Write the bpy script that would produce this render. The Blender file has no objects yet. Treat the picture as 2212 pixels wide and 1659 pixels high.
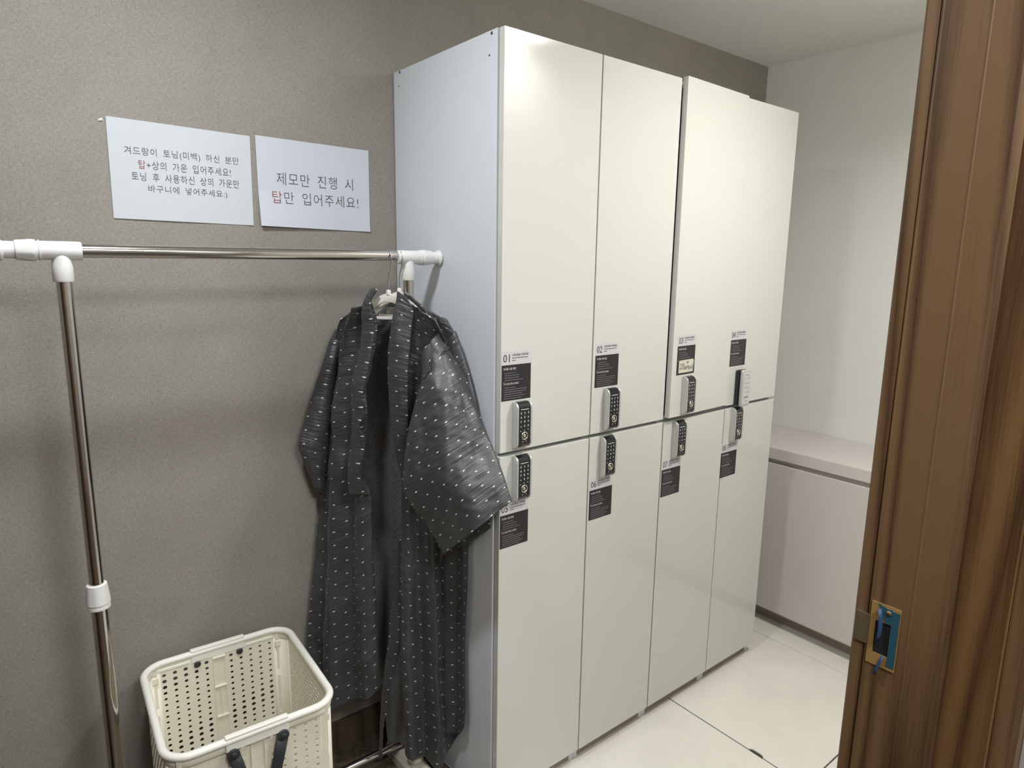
import bpy, bmesh, math, random
from mathutils import Vector, Matrix, noise
random.seed(7)
S = bpy.context.scene
COL = S.collection

# ---------------------------------------------------------------- camera, light, exposure
cam_data = bpy.data.cameras.new('camera')
cam = bpy.data.objects.new('camera', cam_data); COL.objects.link(cam)
cam.location = (-0.92733, -1.20372, 1.44002)
cam.rotation_euler = (1.389247, -0.013994, -0.673420)
cam_data.sensor_width = 36.0
cam_data.lens = 1417.667 / 2212 * 36
cam_data.clip_start = 0.02
S.camera = cam
S.view_settings.view_transform = 'Standard'
S.view_settings.look = 'None'
S.view_settings.gamma = 1.0
S.view_settings.exposure = 0.0
S.view_settings.use_curve_mapping = False
w = bpy.data.worlds.new('World'); S.world = w; w.use_nodes = True
w.node_tree.nodes['Background'].inputs[0].default_value = (0.9, 0.95, 1.0, 1)
w.node_tree.nodes['Background'].inputs[1].default_value = 0.12
CEIL = 2.291
FZ = -0.013            # floor level

def lamp(name, loc, size, power, color, aim=(0, 0, -1), spread=180):
    l = bpy.data.lights.new(name, 'AREA'); l.shape = 'DISK'; l.size = size; l.energy = power; l.color = color
    l.spread = math.radians(spread)
    o = bpy.data.objects.new(name, l); COL.objects.link(o); o.location = loc
    o.rotation_euler = Vector(aim).to_track_quat('-Z', 'Y').to_euler()
    return o
# the ceiling downlights of the changing room and of the corridor behind the doorway
lamp('ceiling_lamp_rack', (-0.72, -0.20, CEIL - 0.012), 0.16, 13.5, (0.90, 0.955, 1.0), spread=176)
lamp('ceiling_lamp_lockers', (0.72, -0.78, CEIL - 0.012), 0.22, 14.4, (1.0, 0.99, 0.962), spread=152)
lamp('ceiling_lamp_corridor', (-0.50, -1.75, CEIL - 0.012), 0.60, 31.0, (0.98, 0.99, 0.99), spread=174)

# ---------------------------------------------------------------- materials
MATS = {}
def mat(name, color, rough=0.5, metal=0.0, spec=0.5, coat=0.0):
    m = bpy.data.materials.new(name); m.use_nodes = True
    b = m.node_tree.nodes['Principled BSDF']
    b.inputs['Base Color'].default_value = (*color, 1)
    b.inputs['Roughness'].default_value = rough
    b.inputs['Metallic'].default_value = metal
    b.inputs['Specular IOR Level'].default_value = spec
    b.inputs['Coat Weight'].default_value = coat
    MATS[name] = m
    return m
def nodes(m):
    nt = m.node_tree
    return nt, nt.nodes, nt.links, nt.nodes['Principled BSDF']
def srgb(r, g, b):
    return tuple(((c / 255) / 12.92 if c / 255 <= 0.04045 else ((c / 255 + 0.055) / 1.055) ** 2.4) for c in (r, g, b))
def grain(m, scale, amount, bump=0.0, stretch=(1, 1, 1), detail=4, rough=0.6, bdist=0.002):
    """mottle the base colour with noise and add a fine bump"""
    nt, N, L, b = nodes(m)
    tc = N.new('ShaderNodeTexCoord'); mp = N.new('ShaderNodeMapping'); mp.inputs['Scale'].default_value = stretch
    nz = N.new('ShaderNodeTexNoise'); nz.inputs['Scale'].default_value = scale; nz.inputs['Detail'].default_value = detail; nz.inputs['Roughness'].default_value = rough
    L.new(tc.outputs['Object'], mp.inputs['Vector']); L.new(mp.outputs['Vector'], nz.inputs['Vector'])
    c = b.inputs['Base Color'].default_value[:]
    mr = N.new('ShaderNodeMapRange'); mr.inputs[1].default_value = 0.25; mr.inputs[2].default_value = 0.75
    mr.inputs[3].default_value = 1 - amount; mr.inputs[4].default_value = 1 + amount
    L.new(nz.outputs['Fac'], mr.inputs[0])
    mx = N.new('ShaderNodeVectorMath'); mx.operation = 'SCALE'; mx.inputs[0].default_value = c[:3]
    L.new(mr.outputs[0], mx.inputs['Scale']); L.new(mx.outputs[0], b.inputs['Base Color'])
    if bump:
        bp = N.new('ShaderNodeBump'); bp.inputs['Strength'].default_value = bump; bp.inputs['Distance'].default_value = bdist
        L.new(nz.outputs['Fac'], bp.inputs['Height']); L.new(bp.outputs[0], b.inputs['Normal'])
    return m

def wallpaper():
    m = mat('taupe_wallpaper', (0.300, 0.273, 0.240), 0.75, spec=0.3)
    nt, N, L, b = nodes(m)
    tc = N.new('ShaderNodeTexCoord')
    def nz(sc, stretch, detail=3):
        mp = N.new('ShaderNodeMapping'); mp.inputs['Scale'].default_value = stretch
        n = N.new('ShaderNodeTexNoise'); n.inputs['Scale'].default_value = sc; n.inputs['Detail'].default_value = detail
        L.new(tc.outputs['Object'], mp.inputs[0]); L.new(mp.outputs[0], n.inputs['Vector']); return n.outputs['Fac']
    a = nz(420, (0.3, 1, 1.0)); c = nz(420, (1.0, 1, 0.3)); d = nz(800, (1, 1, 1)); e = nz(9, (1, 1, 1), 2)
    def add(x, y):
        k = N.new('ShaderNodeMath'); k.operation = 'ADD'; L.new(x, k.inputs[0]); L.new(y, k.inputs[1]); return k.outputs[0]
    s = add(add(a, c), d)
    mr = N.new('ShaderNodeMapRange'); mr.inputs[1].default_value = 1.05; mr.inputs[2].default_value = 1.95
    mr.inputs[3].default_value = 0.74; mr.inputs[4].default_value = 1.26
    L.new(s, mr.inputs[0])
    m2 = N.new('ShaderNodeMapRange'); m2.inputs[1].default_value = 0.3; m2.inputs[2].default_value = 0.7; m2.inputs[3].default_value = 0.96; m2.inputs[4].default_value = 1.04
    L.new(e, m2.inputs[0])
    mu = N.new('ShaderNodeMath'); mu.operation = 'MULTIPLY'; L.new(mr.outputs[0], mu.inputs[0]); L.new(m2.outputs[0], mu.inputs[1])
    v = N.new('ShaderNodeVectorMath'); v.operation = 'SCALE'; v.inputs[0].default_value = (0.300, 0.273, 0.240)
    L.new(mu.outputs[0], v.inputs['Scale']); L.new(v.outputs[0], b.inputs['Base Color'])
    bp = N.new('ShaderNodeBump'); bp.inputs['Strength'].default_value = 0.35; bp.inputs['Distance'].default_value = 0.0015
    L.new(s, bp.inputs['Height']); L.new(bp.outputs[0], b.inputs['Normal'])
    return m

def wood(name, light, dark, rough=0.45, ring=9.0):
    """straight and cathedral grain that runs along z"""
    m = mat(name, light, rough, spec=0.35)
    nt, N, L, b = nodes(m)
    tc = N.new('ShaderNodeTexCoord')
    mp = N.new('ShaderNodeMapping'); mp.inputs['Scale'].default_value = (1, 1, 0.045)
    L.new(tc.outputs['Object'], mp.inputs[0])
    big = N.new('ShaderNodeTexNoise'); big.inputs['Scale'].default_value = ring; big.inputs['Detail'].default_value = 1.5
    L.new(mp.outputs[0], big.inputs['Vector'])
    k = N.new('ShaderNodeMath'); k.operation = 'MULTIPLY'; k.inputs[1].default_value = 22
    L.new(big.outputs['Fac'], k.inputs[0])
    fr = N.new('ShaderNodeMath'); fr.operation = 'PINGPONG'; fr.inputs[1].default_value = 1.0
    L.new(k.outputs[0], fr.inputs[0])
    mp2 = N.new('ShaderNodeMapping'); mp2.inputs['Scale'].default_value = (1, 1, 0.02)
    L.new(tc.outputs['Object'], mp2.inputs[0])
    fine = N.new('ShaderNodeTexNoise'); fine.inputs['Scale'].default_value = 700; fine.inputs['Detail'].default_value = 3
    L.new(mp2.outputs[0], fine.inputs['Vector'])
    mixf = N.new('ShaderNodeMath'); mixf.operation = 'MULTIPLY_ADD'; mixf.inputs[1].default_value = 0.55
    half = N.new('ShaderNodeMath'); half.operation = 'MULTIPLY'; half.inputs[1].default_value = 0.5
    L.new(fine.outputs['Fac'], half.inputs[0]); L.new(fr.outputs[0], mixf.inputs[0]); L.new(half.outputs[0], mixf.inputs[2])
    cr = N.new('ShaderNodeValToRGB'); cr.color_ramp.elements[0].position = 0.22; cr.color_ramp.elements[1].position = 0.68
    cr.color_ramp.elements[0].color = (*dark, 1); cr.color_ramp.elements[1].color = (*light, 1)
    L.new(mixf.outputs[0], cr.inputs[0]); L.new(cr.outputs[0], b.inputs['Base Color'])
    bp = N.new('ShaderNodeBump'); bp.inputs['Strength'].default_value = 0.15; bp.inputs['Distance'].default_value = 0.001
    L.new(fine.outputs['Fac'], bp.inputs['Height']); L.new(bp.outputs[0], b.inputs['Normal'])
    return m

def satin(name, base, dot, inner=False):
    """charcoal satin woven with small staggered lozenges, laid out on the cloth's own UVs (metres)"""
    m = mat(name, base, 0.42, spec=0.75)
    nt, N, L, b = nodes(m)
    b.inputs['Sheen Weight'].default_value = 0.08; b.inputs['Sheen Roughness'].default_value = 0.4
    b.inputs['Anisotropic'].default_value = 0.4
    uv = N.new('ShaderNodeTexCoord'); sp = N.new('ShaderNodeSeparateXYZ'); L.new(uv.outputs['UV'], sp.inputs[0])
    def M(op, a, v=None, c=None):
        k = N.new('ShaderNodeMath'); k.operation = op
        for i, x in enumerate((a, v, c)):
            if x is None: continue
            if isinstance(x, (int, float)): k.inputs[i].default_value = x
            else: L.new(x, k.inputs[i])
        return k.outputs[0]
    PU, PV = 0.050, 0.037
    def lattice(du, dv):
        u = M('ADD', M('DIVIDE', sp.outputs[0], PU), du); v = M('ADD', M('DIVIDE', sp.outputs[1], PV), dv)
        fu = M('ABSOLUTE', M('SUBTRACT', M('FRACT', u), 0.5)); fv = M('ABSOLUTE', M('SUBTRACT', M('FRACT', v), 0.5))
        d = M('ADD', M('MULTIPLY', fu, PU / 0.0036), M('MULTIPLY', fv, PV / 0.00165))
        return M('LESS_THAN', d, 1.0)
    spot = M('MAXIMUM', lattice(0, 0), lattice(0.5, 0.5))
    mx = N.new('ShaderNodeMix'); mx.data_type = 'RGBA'
    mx.inputs[6].default_value = (*base, 1); mx.inputs[7].default_value = (*dot, 1)
    L.new(spot, mx.inputs[0]); L.new(mx.outputs[2], b.inputs['Base Color'])
    # creases: short horizontal crinkles plus weave
    mp = N.new('ShaderNodeMapping'); mp.inputs['Scale'].default_value = (5, 70, 1); L.new(uv.outputs['UV'], mp.inputs[0])
    n1 = N.new('ShaderNodeTexNoise'); n1.inputs['Scale'].default_value = 1.6; n1.inputs['Detail'].default_value = 4; n1.inputs['Roughness'].default_value = 0.6
    L.new(mp.outputs[0], n1.inputs['Vector'])
    bp = N.new('ShaderNodeBump'); bp.inputs['Strength'].default_value = 0.75; bp.inputs['Distance'].default_value = 0.0035
    L.new(n1.outputs['Fac'], bp.inputs['Height']); L.new(bp.outputs[0], b.inputs['Normal'])
    return m

def steel(name, col=(0.62, 0.59, 0.55), rough=0.14):
    return mat(name, col, rough, 1.0)

def tiles():
    m = mat('cream_floor_tile', (0.79, 0.76, 0.685), 0.20, spec=0.5)
    return grain(m, 7, 0.05, 0.0, detail=5)

M_WALL = wallpaper()
M_PANEL = grain(mat('pale_wall_panel', (0.86, 0.85, 0.81), 0.33, spec=0.5), 4, 0.02)
M_CAB = grain(mat('pinkish_grey_laminate', (0.64, 0.59, 0.56), 0.28, spec=0.5), 4, 0.02)
M_CEIL = grain(mat('white_ceiling_paint', (0.90, 0.89, 0.84), 0.85, spec=0.2), 160, 0.03, 0.1)
M_TILE = tiles()
M_GROUT = mat('dark_tile_joint', (0.045, 0.038, 0.032), 0.8)
M_PLANK = wood('brown_floor_board', srgb(90, 79, 68), srgb(68, 59, 50), 0.4)
M_BASE = wood('dark_baseboard_wood', srgb(88, 75, 62), srgb(66, 55, 45), 0.5)
M_OAK = wood('brown_oak_veneer', srgb(112, 86, 59), srgb(70, 49, 31), 0.45)
M_OAKD = wood('brown_oak_casing', srgb(112, 82, 50), srgb(68, 45, 26), 0.45, 6.0)
M_GREYWALL = grain(mat('grey_wall_paint', (0.42, 0.42, 0.40), 0.8), 120, 0.04)
M_DOOR = mat('white_gloss_laminate', (0.63, 0.628, 0.585), 0.10, spec=0.5)
M_SIDE = grain(mat('white_side_panel', (0.70, 0.73, 0.765), 0.38, spec=0.4), 700, 0.015, 0.06, bdist=0.0006)
M_PLINTH = mat('grey_brown_plinth', srgb(150, 140, 128), 0.5)
M_EDGE = mat('white_edge_band', (0.72, 0.72, 0.70), 0.4)
M_DARK = mat('dark_screw_steel', (0.10, 0.095, 0.09), 0.45, 0.8)
M_LOCKSIDE = mat('satin_silver_plastic', (0.60, 0.60, 0.585), 0.30, 0.55)
M_LOCKFACE = mat('black_lock_face', (0.010, 0.011, 0.014), 0.16, spec=0.6)
M_WHITEPRINT = mat('white_print', (0.80, 0.80, 0.78), 0.5)
M_GREYPRINT = mat('grey_print', (0.20, 0.195, 0.195), 0.6)
M_BLACKPRINT = mat('black_print', (0.022, 0.021, 0.024), 0.55)
M_INK = mat('printer_ink', (0.075, 0.075, 0.088), 0.7)
M_INKRED = mat('red_printer_ink', (0.26, 0.06, 0.055), 0.7)
M_RING = mat('champagne_metal', (0.62, 0.58, 0.48), 0.25, 0.9)
M_STICKW = mat('white_sticker_film', (0.58, 0.565, 0.575), 0.4)
M_STICKB = mat('black_sticker_film', (0.018, 0.016, 0.018), 0.45)
M_NOTE = mat('cream_note_paper', (0.62, 0.60, 0.50), 0.8)
M_PAPER = grain(mat('white_copy_paper', (0.60, 0.625, 0.655), 0.85, spec=0.2), 300, 0.015)
M_PAPERB = grain(mat('bluish_copy_paper', (0.62, 0.635, 0.69), 0.85, spec=0.2), 300, 0.015)
M_STEEL = steel('polished_steel')
M_WPLASTIC = mat('white_rack_plastic', (0.78, 0.775, 0.75), 0.4)
M_FOOT = mat('ivory_foot_plastic', (0.60, 0.57, 0.48), 0.45)
M_WIRE = steel('chrome_wire', (0.70, 0.69, 0.67), 0.2)
M_HANGER = mat('ivory_hanger_plastic', (0.72, 0.70, 0.64), 0.4)
M_SATIN = satin('charcoal_satin', (0.043, 0.0435, 0.046), (0.78, 0.79, 0.80))
M_SATININ = satin('charcoal_satin_reverse', (0.150, 0.148, 0.150), (0.010, 0.008, 0.009))
M_LABEL = mat('white_care_label', (0.66, 0.66, 0.63), 0.7)
M_CREAM = mat('cream_basket_plastic', (0.84, 0.80, 0.665), 0.42)
M_CREAMRIM = mat('pale_basket_rim_plastic', (0.88, 0.865, 0.79), 0.38)
M_HANDLE = mat('charcoal_handle_rubber', (0.032, 0.033, 0.038), 0.5)
M_BRASS = mat('worn_brass_plate', srgb(176, 142, 88), 0.42, 0.35)
M_LIP = mat('tarnished_strike_lip', srgb(120, 108, 84), 0.4, 0.5)
M_FILM = mat('blue_protective_film', (0.020, 0.080, 0.115), 0.42)
M_FILM2 = mat('torn_blue_film', (0.022, 0.050, 0.12), 0.55)
M_HOLE = mat('black_recess', (0.004, 0.004, 0.005), 0.9)

# ---------------------------------------------------------------- helpers
def link(name, me, parent=None, m=None, smooth=False):
    o = bpy.data.objects.new(name, me); COL.objects.link(o)
    if m is not None:
        for x in (m if isinstance(m, (list, tuple)) else [m]): me.materials.append(x)
    if parent is not None: o.parent = parent
    if smooth:
        for p in me.polygons: p.use_smooth = True
    return o
def empty(name, loc=(0, 0, 0), rz=0.0):
    o = bpy.data.objects.new(name, None); COL.objects.link(o); o.location = loc; o.rotation_euler = (0, 0, rz)
    o.empty_display_size = 0.05
    return o
def tag(o, label, cat, group=None):
    o['label'] = label; o['category'] = cat
    if group: o['group'] = group
    return o
def struct(o):
    o['kind'] = 'structure'; return o

class MB:
    """collects boxes, prisms, tubes and grids into one mesh"""
    def __init__(s): s.bm = bmesh.new()
    def box(s, a, b, bevel=0.0, seg=2, mi=0):
        x0, y0, z0 = a; x1, y1, z1 = b
        t = bmesh.new()
        vs = [t.verts.new(c) for c in ((x0,y0,z0),(x1,y0,z0),(x1,y1,z0),(x0,y1,z0),(x0,y0,z1),(x1,y0,z1),(x1,y1,z1),(x0,y1,z1))]
        for f in ((0,3,2,1),(4,5,6,7),(0,1,5,4),(1,2,6,5),(2,3,7,6),(3,0,4,7)):
            t.faces.new([vs[i] for i in f]).material_index = mi
        if bevel: bmesh.ops.bevel(t, geom=t.edges[:], offset=bevel, segments=seg, profile=0.5, affect='EDGES')
        for f in t.faces: f.material_index = mi
        s._merge(t); return s
    def _merge(s, t, mtx=None):
        me = bpy.data.meshes.new('tmp'); t.to_mesh(me); t.free()
        if mtx is not None: me.transform(mtx)
        s.bm.from_mesh(me); bpy.data.meshes.remove(me)
    def prism(s, prof, axis, a, b, mi=0, bevel=0.0):
        """extrude a closed 2-D profile along an axis; prof in the other two axes' order (x,y,z minus axis)"""
        t = bmesh.new()
        def P(q, v):
            c = list(q); c.insert(axis, v); return c
        A = [t.verts.new(P(q, a)) for q in prof]; B = [t.verts.new(P(q, b)) for q in prof]
        n = len(prof)
        t.faces.new(A[::-1]); t.faces.new(B)
        for i in range(n): t.faces.new((A[i], A[(i+1)%n], B[(i+1)%n], B[i]))
        bmesh.ops.recalc_face_normals(t, faces=t.faces[:])
        if bevel:
            es = [e for e in t.edges if abs(e.verts[0].co[axis] - e.verts[1].co[axis]) < 1e-7]
            bmesh.ops.bevel(t, geom=es, offset=bevel, segments=2, profile=0.5, affect='EDGES')
        for f in t.faces: f.material_index = mi
        s._merge(t); return s
    def lathe(s, prof, p0, p1, seg=24, mi=0, ribs=None):
        """revolve (t along p0->p1 in metres, radius) pairs; ribs=(t0,t1,count,depth)"""
        p0 = Vector(p0); p1 = Vector(p1); d = (p1 - p0).normalized()
        q = d.to_track_quat('Z', 'Y')
        t = bmesh.new(); rings = []
        for (h, r) in prof:
            ring = []
            for k in range(seg):
                a = 2 * math.pi * k / seg; rr = r
                if ribs and ribs[0] <= h <= ribs[1] and (k % ribs[2]) < ribs[2] / 2: rr -= ribs[3]
                ring.append(t.verts.new(p0 + q @ Vector((rr * math.cos(a), rr * math.sin(a), h))))
            rings.append(ring)
        for i in range(len(rings) - 1):
            for k in range(seg):
                t.faces.new((rings[i][k], rings[i][(k+1)%seg], rings[i+1][(k+1)%seg], rings[i+1][k]))
        t.faces.new(rings[0][::-1]); t.faces.new(rings[-1])
        bmesh.ops.recalc_face_normals(t, faces=t.faces[:])
        for f in t.faces: f.material_index = mi; f.smooth = True
        s._merge(t); return s
    def tube(s, pts, r, seg=12, closed=False, flat=None, mi=0):
        """sweep a circle (or an ellipse flat=(rx,rz)) along points"""
        pts = [Vector(p) for p in pts]; n = len(pts); t = bmesh.new(); rings = []
        up = Vector((0, 0, 1)); prev = None
        for i, p in enumerate(pts):
            if closed: d = pts[(i+1)%n] - pts[i-1]
            else: d = pts[min(i+1, n-1)] - pts[max(i-1, 0)]
            d.normalize()
            if prev is None:
                x = d.cross(up)
                if x.length < 1e-3: x = d.cross(Vector((0, 1, 0)))
            else:
                x = prev - d * prev.dot(d)
            x.normalize(); prev = x; y = d.cross(x).normalized()
            rx, ry = flat if flat else (r, r)
            rings.append([t.verts.new(p + x * rx * math.cos(2*math.pi*k/seg) + y * ry * math.sin(2*math.pi*k/seg)) for k in range(seg)])
        m = n if closed else n - 1
        for i in range(m):
            a = rings[i]; b = rings[(i+1)%n]
            for k in range(seg): t.faces.new((a[k], a[(k+1)%seg], b[(k+1)%seg], b[k]))
        if not closed: t.faces.new(rings[0][::-1]); t.faces.new(rings[-1])
        bmesh.ops.recalc_face_normals(t, faces=t.faces[:])
        for f in t.faces: f.smooth = True; f.material_index = mi
        s._merge(t); return s
    def disc(s, c, r, d, seg=20, thick=0.0008, mi=0):
        c = Vector(c); d = Vector(d).normalized()
        return s.lathe([(0, r), (thick, r)], c, c + d, seg, mi)
    def mesh(s, name):
        me = bpy.data.meshes.new(name); s.bm.to_mesh(me); s.bm.free(); return me
    def build(s, name, m, parent=None, smooth=False):
        return link(name, s.mesh(name), parent, m, smooth)

def autosmooth(o, ang=35):
    me = o.data
    for p in me.polygons: p.use_smooth = True
    me.set_sharp_from_angle(angle=math.radians(ang))
    return o

def text_mesh(body, width, height=None, bold=0.0, red=(), spaced=False):
    """lettering as a flat mesh in the xy plane, scaled to a width (and height); red = indices in second material"""
    cu = bpy.data.curves.new('txt', 'FONT'); cu.body = body; cu.size = 1.0; cu.offset = bold; cu.resolution_u = 2
    if spaced: cu.space_character = 1.10; cu.space_word = 1.75
    for i in red: cu.body_format[i].material_index = 1
    o = bpy.data.objects.new('txt', cu); COL.objects.link(o)
    cu.materials.append(M_INK); cu.materials.append(M_INKRED)
    dg = bpy.context.evaluated_depsgraph_get()
    me = bpy.data.meshes.new_from_object(o.evaluated_get(dg))
    bpy.data.objects.remove(o); bpy.data.curves.remove(cu)
    xs = [v.co.x for v in me.vertices]; ys = [v.co.y for v in me.vertices]
    x0, x1, y0, y1 = min(xs), max(xs), min(ys), max(ys)
    sx = width / (x1 - x0); sy = height / (y1 - y0) if height else sx
    for v in me.vertices: v.co = ((v.co.x - x0) * sx, (v.co.y - y0) * sy, 0)
    return me
UP = Matrix.Rotation(math.radians(90), 4, 'X')      # lays a flat xy drawing on a wall that faces -y

def join_meshes(name, parts):
    bm = bmesh.new()
    for me in parts: bm.from_mesh(me)
    out = bpy.data.meshes.new(name); bm.to_mesh(out); bm.free()
    return out
# ---------------------------------------------------------------- the room
BACK = 0.488; XR = 1.826
def slab(name, a, b, m, bevel=0.0):
    return struct(MB().box(a, b, bevel).build(name, m))
slab('wall_back', (-1.35, BACK, FZ), (XR + 0.1, BACK + 0.1, CEIL), M_WALL)
slab('wall_right', (XR, -0.90, FZ), (XR + 0.1, BACK, CEIL), M_PANEL)
slab('wall_left', (-1.45, -3.1, FZ), (-1.35, BACK + 0.1, CEIL), M_WALL)
slab('wall_front', (-1.45, -3.2, FZ), (0.1, -3.1, CEIL), M_GREYWALL)
slab('wall_partition', (-0.086, -1.045, FZ), (XR + 0.1, -0.895, CEIL), M_PANEL)
slab('wall_corridor', (-0.086, -3.1, FZ), (0.1, -1.045, CEIL), M_GREYWALL)
slab('ceiling', (-1.45, -3.2, CEIL), (XR + 0.1, BACK + 0.1, CEIL + 0.08), M_CEIL)

# floor: cream tiles with dark open joints on the locker side, brown boards on the rack side
XT = -0.002
fl = MB().box((XT, -3.2, -0.06), (XR + 0.1, BACK + 0.1, FZ - 0.004)).build('floor', [M_GROUT, M_TILE])
fm = bmesh.new(); fm.from_mesh(fl.data)
def tile(x0, x1, y0, y1):
    t = bmesh.new(); g = 0.0019
    bmesh.ops.create_cube(t, size=1)
    for v in t.verts:
        v.co = ((x0 + g) if v.co.x < 0 else (x1 - g), (y0 + g) if v.co.y < 0 else (y1 - g), FZ - 0.02 if v.co.z < 0 else FZ)
    bmesh.ops.bevel(t, geom=[e for e in t.edges if all(v.co.z > FZ - 0.001 for v in e.verts)], offset=0.0012, segments=1, affect='EDGES')
    for f in t.faces: f.material_index = 1
    me = bpy.data.meshes.new('t'); t.to_mesh(me); t.free(); fm.from_mesh(me); bpy.data.meshes.remove(me)
xs = [XT, 0.142, 0.762, 1.383, XR + 0.1]; ys = [-3.2, -2.32, -1.70, -1.08, -0.4605, 0.16, BACK + 0.1]
HX0, HX1, HY0, HY1 = 0.762, 0.7735, -0.3280, -0.2795      # finger notch in the edge of one tile
for i in range(4):
    for j in range(6):
        if i == 2 and j == 4:
            # this tile has a finger notch cut in its left edge: one prism with the notch in its outline
            x0, x1, y0, y1 = xs[i] + 0.0019, xs[i+1] - 0.0019, ys[j] + 0.0019, ys[j+1] - 0.0019
            out = [(x0, y0), (x1, y0), (x1, y1), (x0, y1), (x0, HY1), (HX1 - 0.002, HY1 - 0.006), (HX1, HY1 - 0.012), (HX1, HY0 + 0.012), (HX1 - 0.002, HY0 + 0.006), (x0, HY0)]
            q = MB().prism(out, 2, FZ - 0.02, FZ, mi=1); me = q.mesh('t'); fm.from_mesh(me); bpy.data.meshes.remove(me)
        else: tile(xs[i], xs[i+1], ys[j], ys[j+1])
fm.to_mesh(fl.data); fm.free(); struct(fl)
slab('floor_boards', (-1.45, -3.2, -0.06), (XT - 0.001, BACK + 0.1, FZ), M_PLANK).name = 'floor'
slab('baseboard_back', (-1.35, BACK - 0.010, FZ), (-0.004, BACK, 0.082), M_BASE, 0.0015)

# door frame in the partition's end, seen from the corridor
JX = -0.118
door = struct(empty('door_1', (JX, -0.97, 0)))
def rel(pts): return [(x - JX, y + 0.97) for x, y in pts]
prof = [(-0.085, -0.884), (-0.1155, -0.884), (JX, -0.8868), (JX, -0.8985), (JX + 0.0012, -0.8995), (JX + 0.0012, -0.9002), (JX - 0.0006, -0.9008), (JX - 0.0006, -0.9022), (JX, -0.903),
        (JX, -0.9455), (JX - 0.0005, -0.9462), (JX - 0.0005, -0.9472), (JX, -0.948), (JX, -0.9785), (JX + 0.0006, -0.9795), (JX + 0.0075, -0.9855), (JX + 0.0082, -0.986), (-0.085, -0.986)]
MB().prism(rel(prof), 2, FZ, CEIL).build('door_jamb', M_OAK, door)
prof = [(-0.085, -0.986), (JX + 0.0075, -0.986), (JX + 0.0075, -1.028), (JX + 0.006, -1.0325), (JX + 0.0045, -1.0345), (JX + 0.0075, -1.036), (-0.085, -1.036)]
MB().prism(rel(prof), 2, FZ, CEIL).build('door_stop', M_OAKD, door)
prof = [(-0.085, -1.036), (JX + 0.0075, -1.0365), (JX + 0.0065, -1.046), (JX + 0.0075, -1.0535), (JX + 0.0115, -1.0585), (-0.085, -1.060)]
MB().prism(rel(prof), 2, FZ, CEIL).build('door_casing', M_OAK, door)
# strike plate: a T shape with a box hole, blue film still on its near half
def plate(y0, y1, z0, z1, hy0, hy1, hz0, hz1, x, th):
    b = MB()
    for (a, c) in (((y0, z0), (hy0, z1)), ((hy1, z0), (y1, z1)), ((hy0, z0), (hy1, hz0)), ((hy0, hz1), (hy1, z1))):
        b.box((x - th, a[0], a[1]), (x, c[0], c[1]))
    return b
strike = plate(-0.9365 + .97, -0.9035 + .97, 0.962, 1.043, -0.9275 + .97, -0.910 + .97, 0.978, 1.020, 0.0, 0.0012).build('strike_plate', M_BRASS, door)
lip = MB().prism([(0.0, 0.066), (-0.0014, 0.066), (-0.0022, 0.079), (-0.0015, 0.0835), (0.0012, 0.0855), (0.0022, 0.0845), (0.0, 0.080)], 2, 0.985, 1.0235, bevel=0.0).build('strike_lip', M_LIP, strike)
MB().box((0.0005, 0.0420, 0.977), (-0.0004, 0.0605, 1.021)).build('latch_hole', M_HOLE, strike)
fb = MB()
for (a, c) in (((-0.9360 + .97, 0.9665), (-0.9275 + .97, 1.0385)), ((-0.9275 + .97, 1.0205), (-0.9215 + .97, 1.0395))): fb.box((-0.00165, a[0], a[1]), (-0.0013, c[0], c[1]))
fb.prism([(-0.9275 + .97, 1.0205), (-0.9215 + .97, 1.0205), (-0.9110 + .97, 1.0425), (-0.9215 + .97, 1.0395), (-0.9275 + .97, 1.0385)], 0, -0.0018, -0.0014)
fb.build('protective_film', M_FILM, strike)
MB().tube([(-0.003, 0.0560, 1.037), (-0.0045, 0.0535, 1.026), (-0.005, 0.0525, 1.012), (-0.005, 0.0530, 1.004), (-0.006, 0.0545, 0.996)], 0.002, 8, flat=(0.0030, 0.0006)).tube([(-0.002, 0.0475, 0.978), (-0.004, 0.049, 0.970), (-0.005, 0.0515, 0.960), (-0.006, 0.0535, 0.953)], 0.002, 8, flat=(0.0026, 0.0006)).build('torn_film', M_FILM2, strike)
MB().disc((-0.0017, 0.0465, 1.0345), 0.0032, (-1, 0, 0), 16, 0.0010).build('screw', M_LIP, strike)

# the open door leaf, swung into the room against the left side (outside the picture, mirrored in the chrome)
MB().box((-1.075 - JX, -0.885 + .97, 0.008), (-1.037 - JX, -0.06 + .97, 2.06), 0.002).build('door_leaf', M_OAKD, door)
# built-in cabinet on the right wall and its worktop
cab = tag(empty('built_in_cabinet', (1.65, -0.2, 0)), 'low pale pink-grey cabinet with a flat front against the right wall', 'cabinet')
MB().box((1.458 - 1.65, -0.693, 0.058), (1.474 - 1.65, 0.686, 0.673), 0.0015).build('front_panel', M_CAB, cab)
MB().box((1.476 - 1.65, -0.693, 0.045), (1.822 - 1.65, 0.686, 0.688)).build('carcass', M_CAB, cab)
MB().box((1.520 - 1.65, -0.693, FZ), (1.540 - 1.65, 0.686, 0.045)).build('toe_kick', M_PLINTH, cab)
ct = tag(MB().box((1.455, -0.894, 0.692), (1.824, 0.486, 0.737), 0.0015).build('countertop', M_CAB), 'thick pale grey ledge on top of the low cabinet at the right', 'countertop')

# ---------------------------------------------------------------- lockers
H = 1.9425; ZMU = 0.9894; ZML = 0.9794; ZB = 0.030; DT = 0.018
EDGES = [(0.0005, 0.3078), (0.3088, 0.6185), (0.6195, 0.9345), (0.9355, 1.2355)]
DOORS = [(0.0040, 0.3062), (0.3105, 0.6172), (0.6215, 0.9330), (0.9368, 1.2352)]

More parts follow.
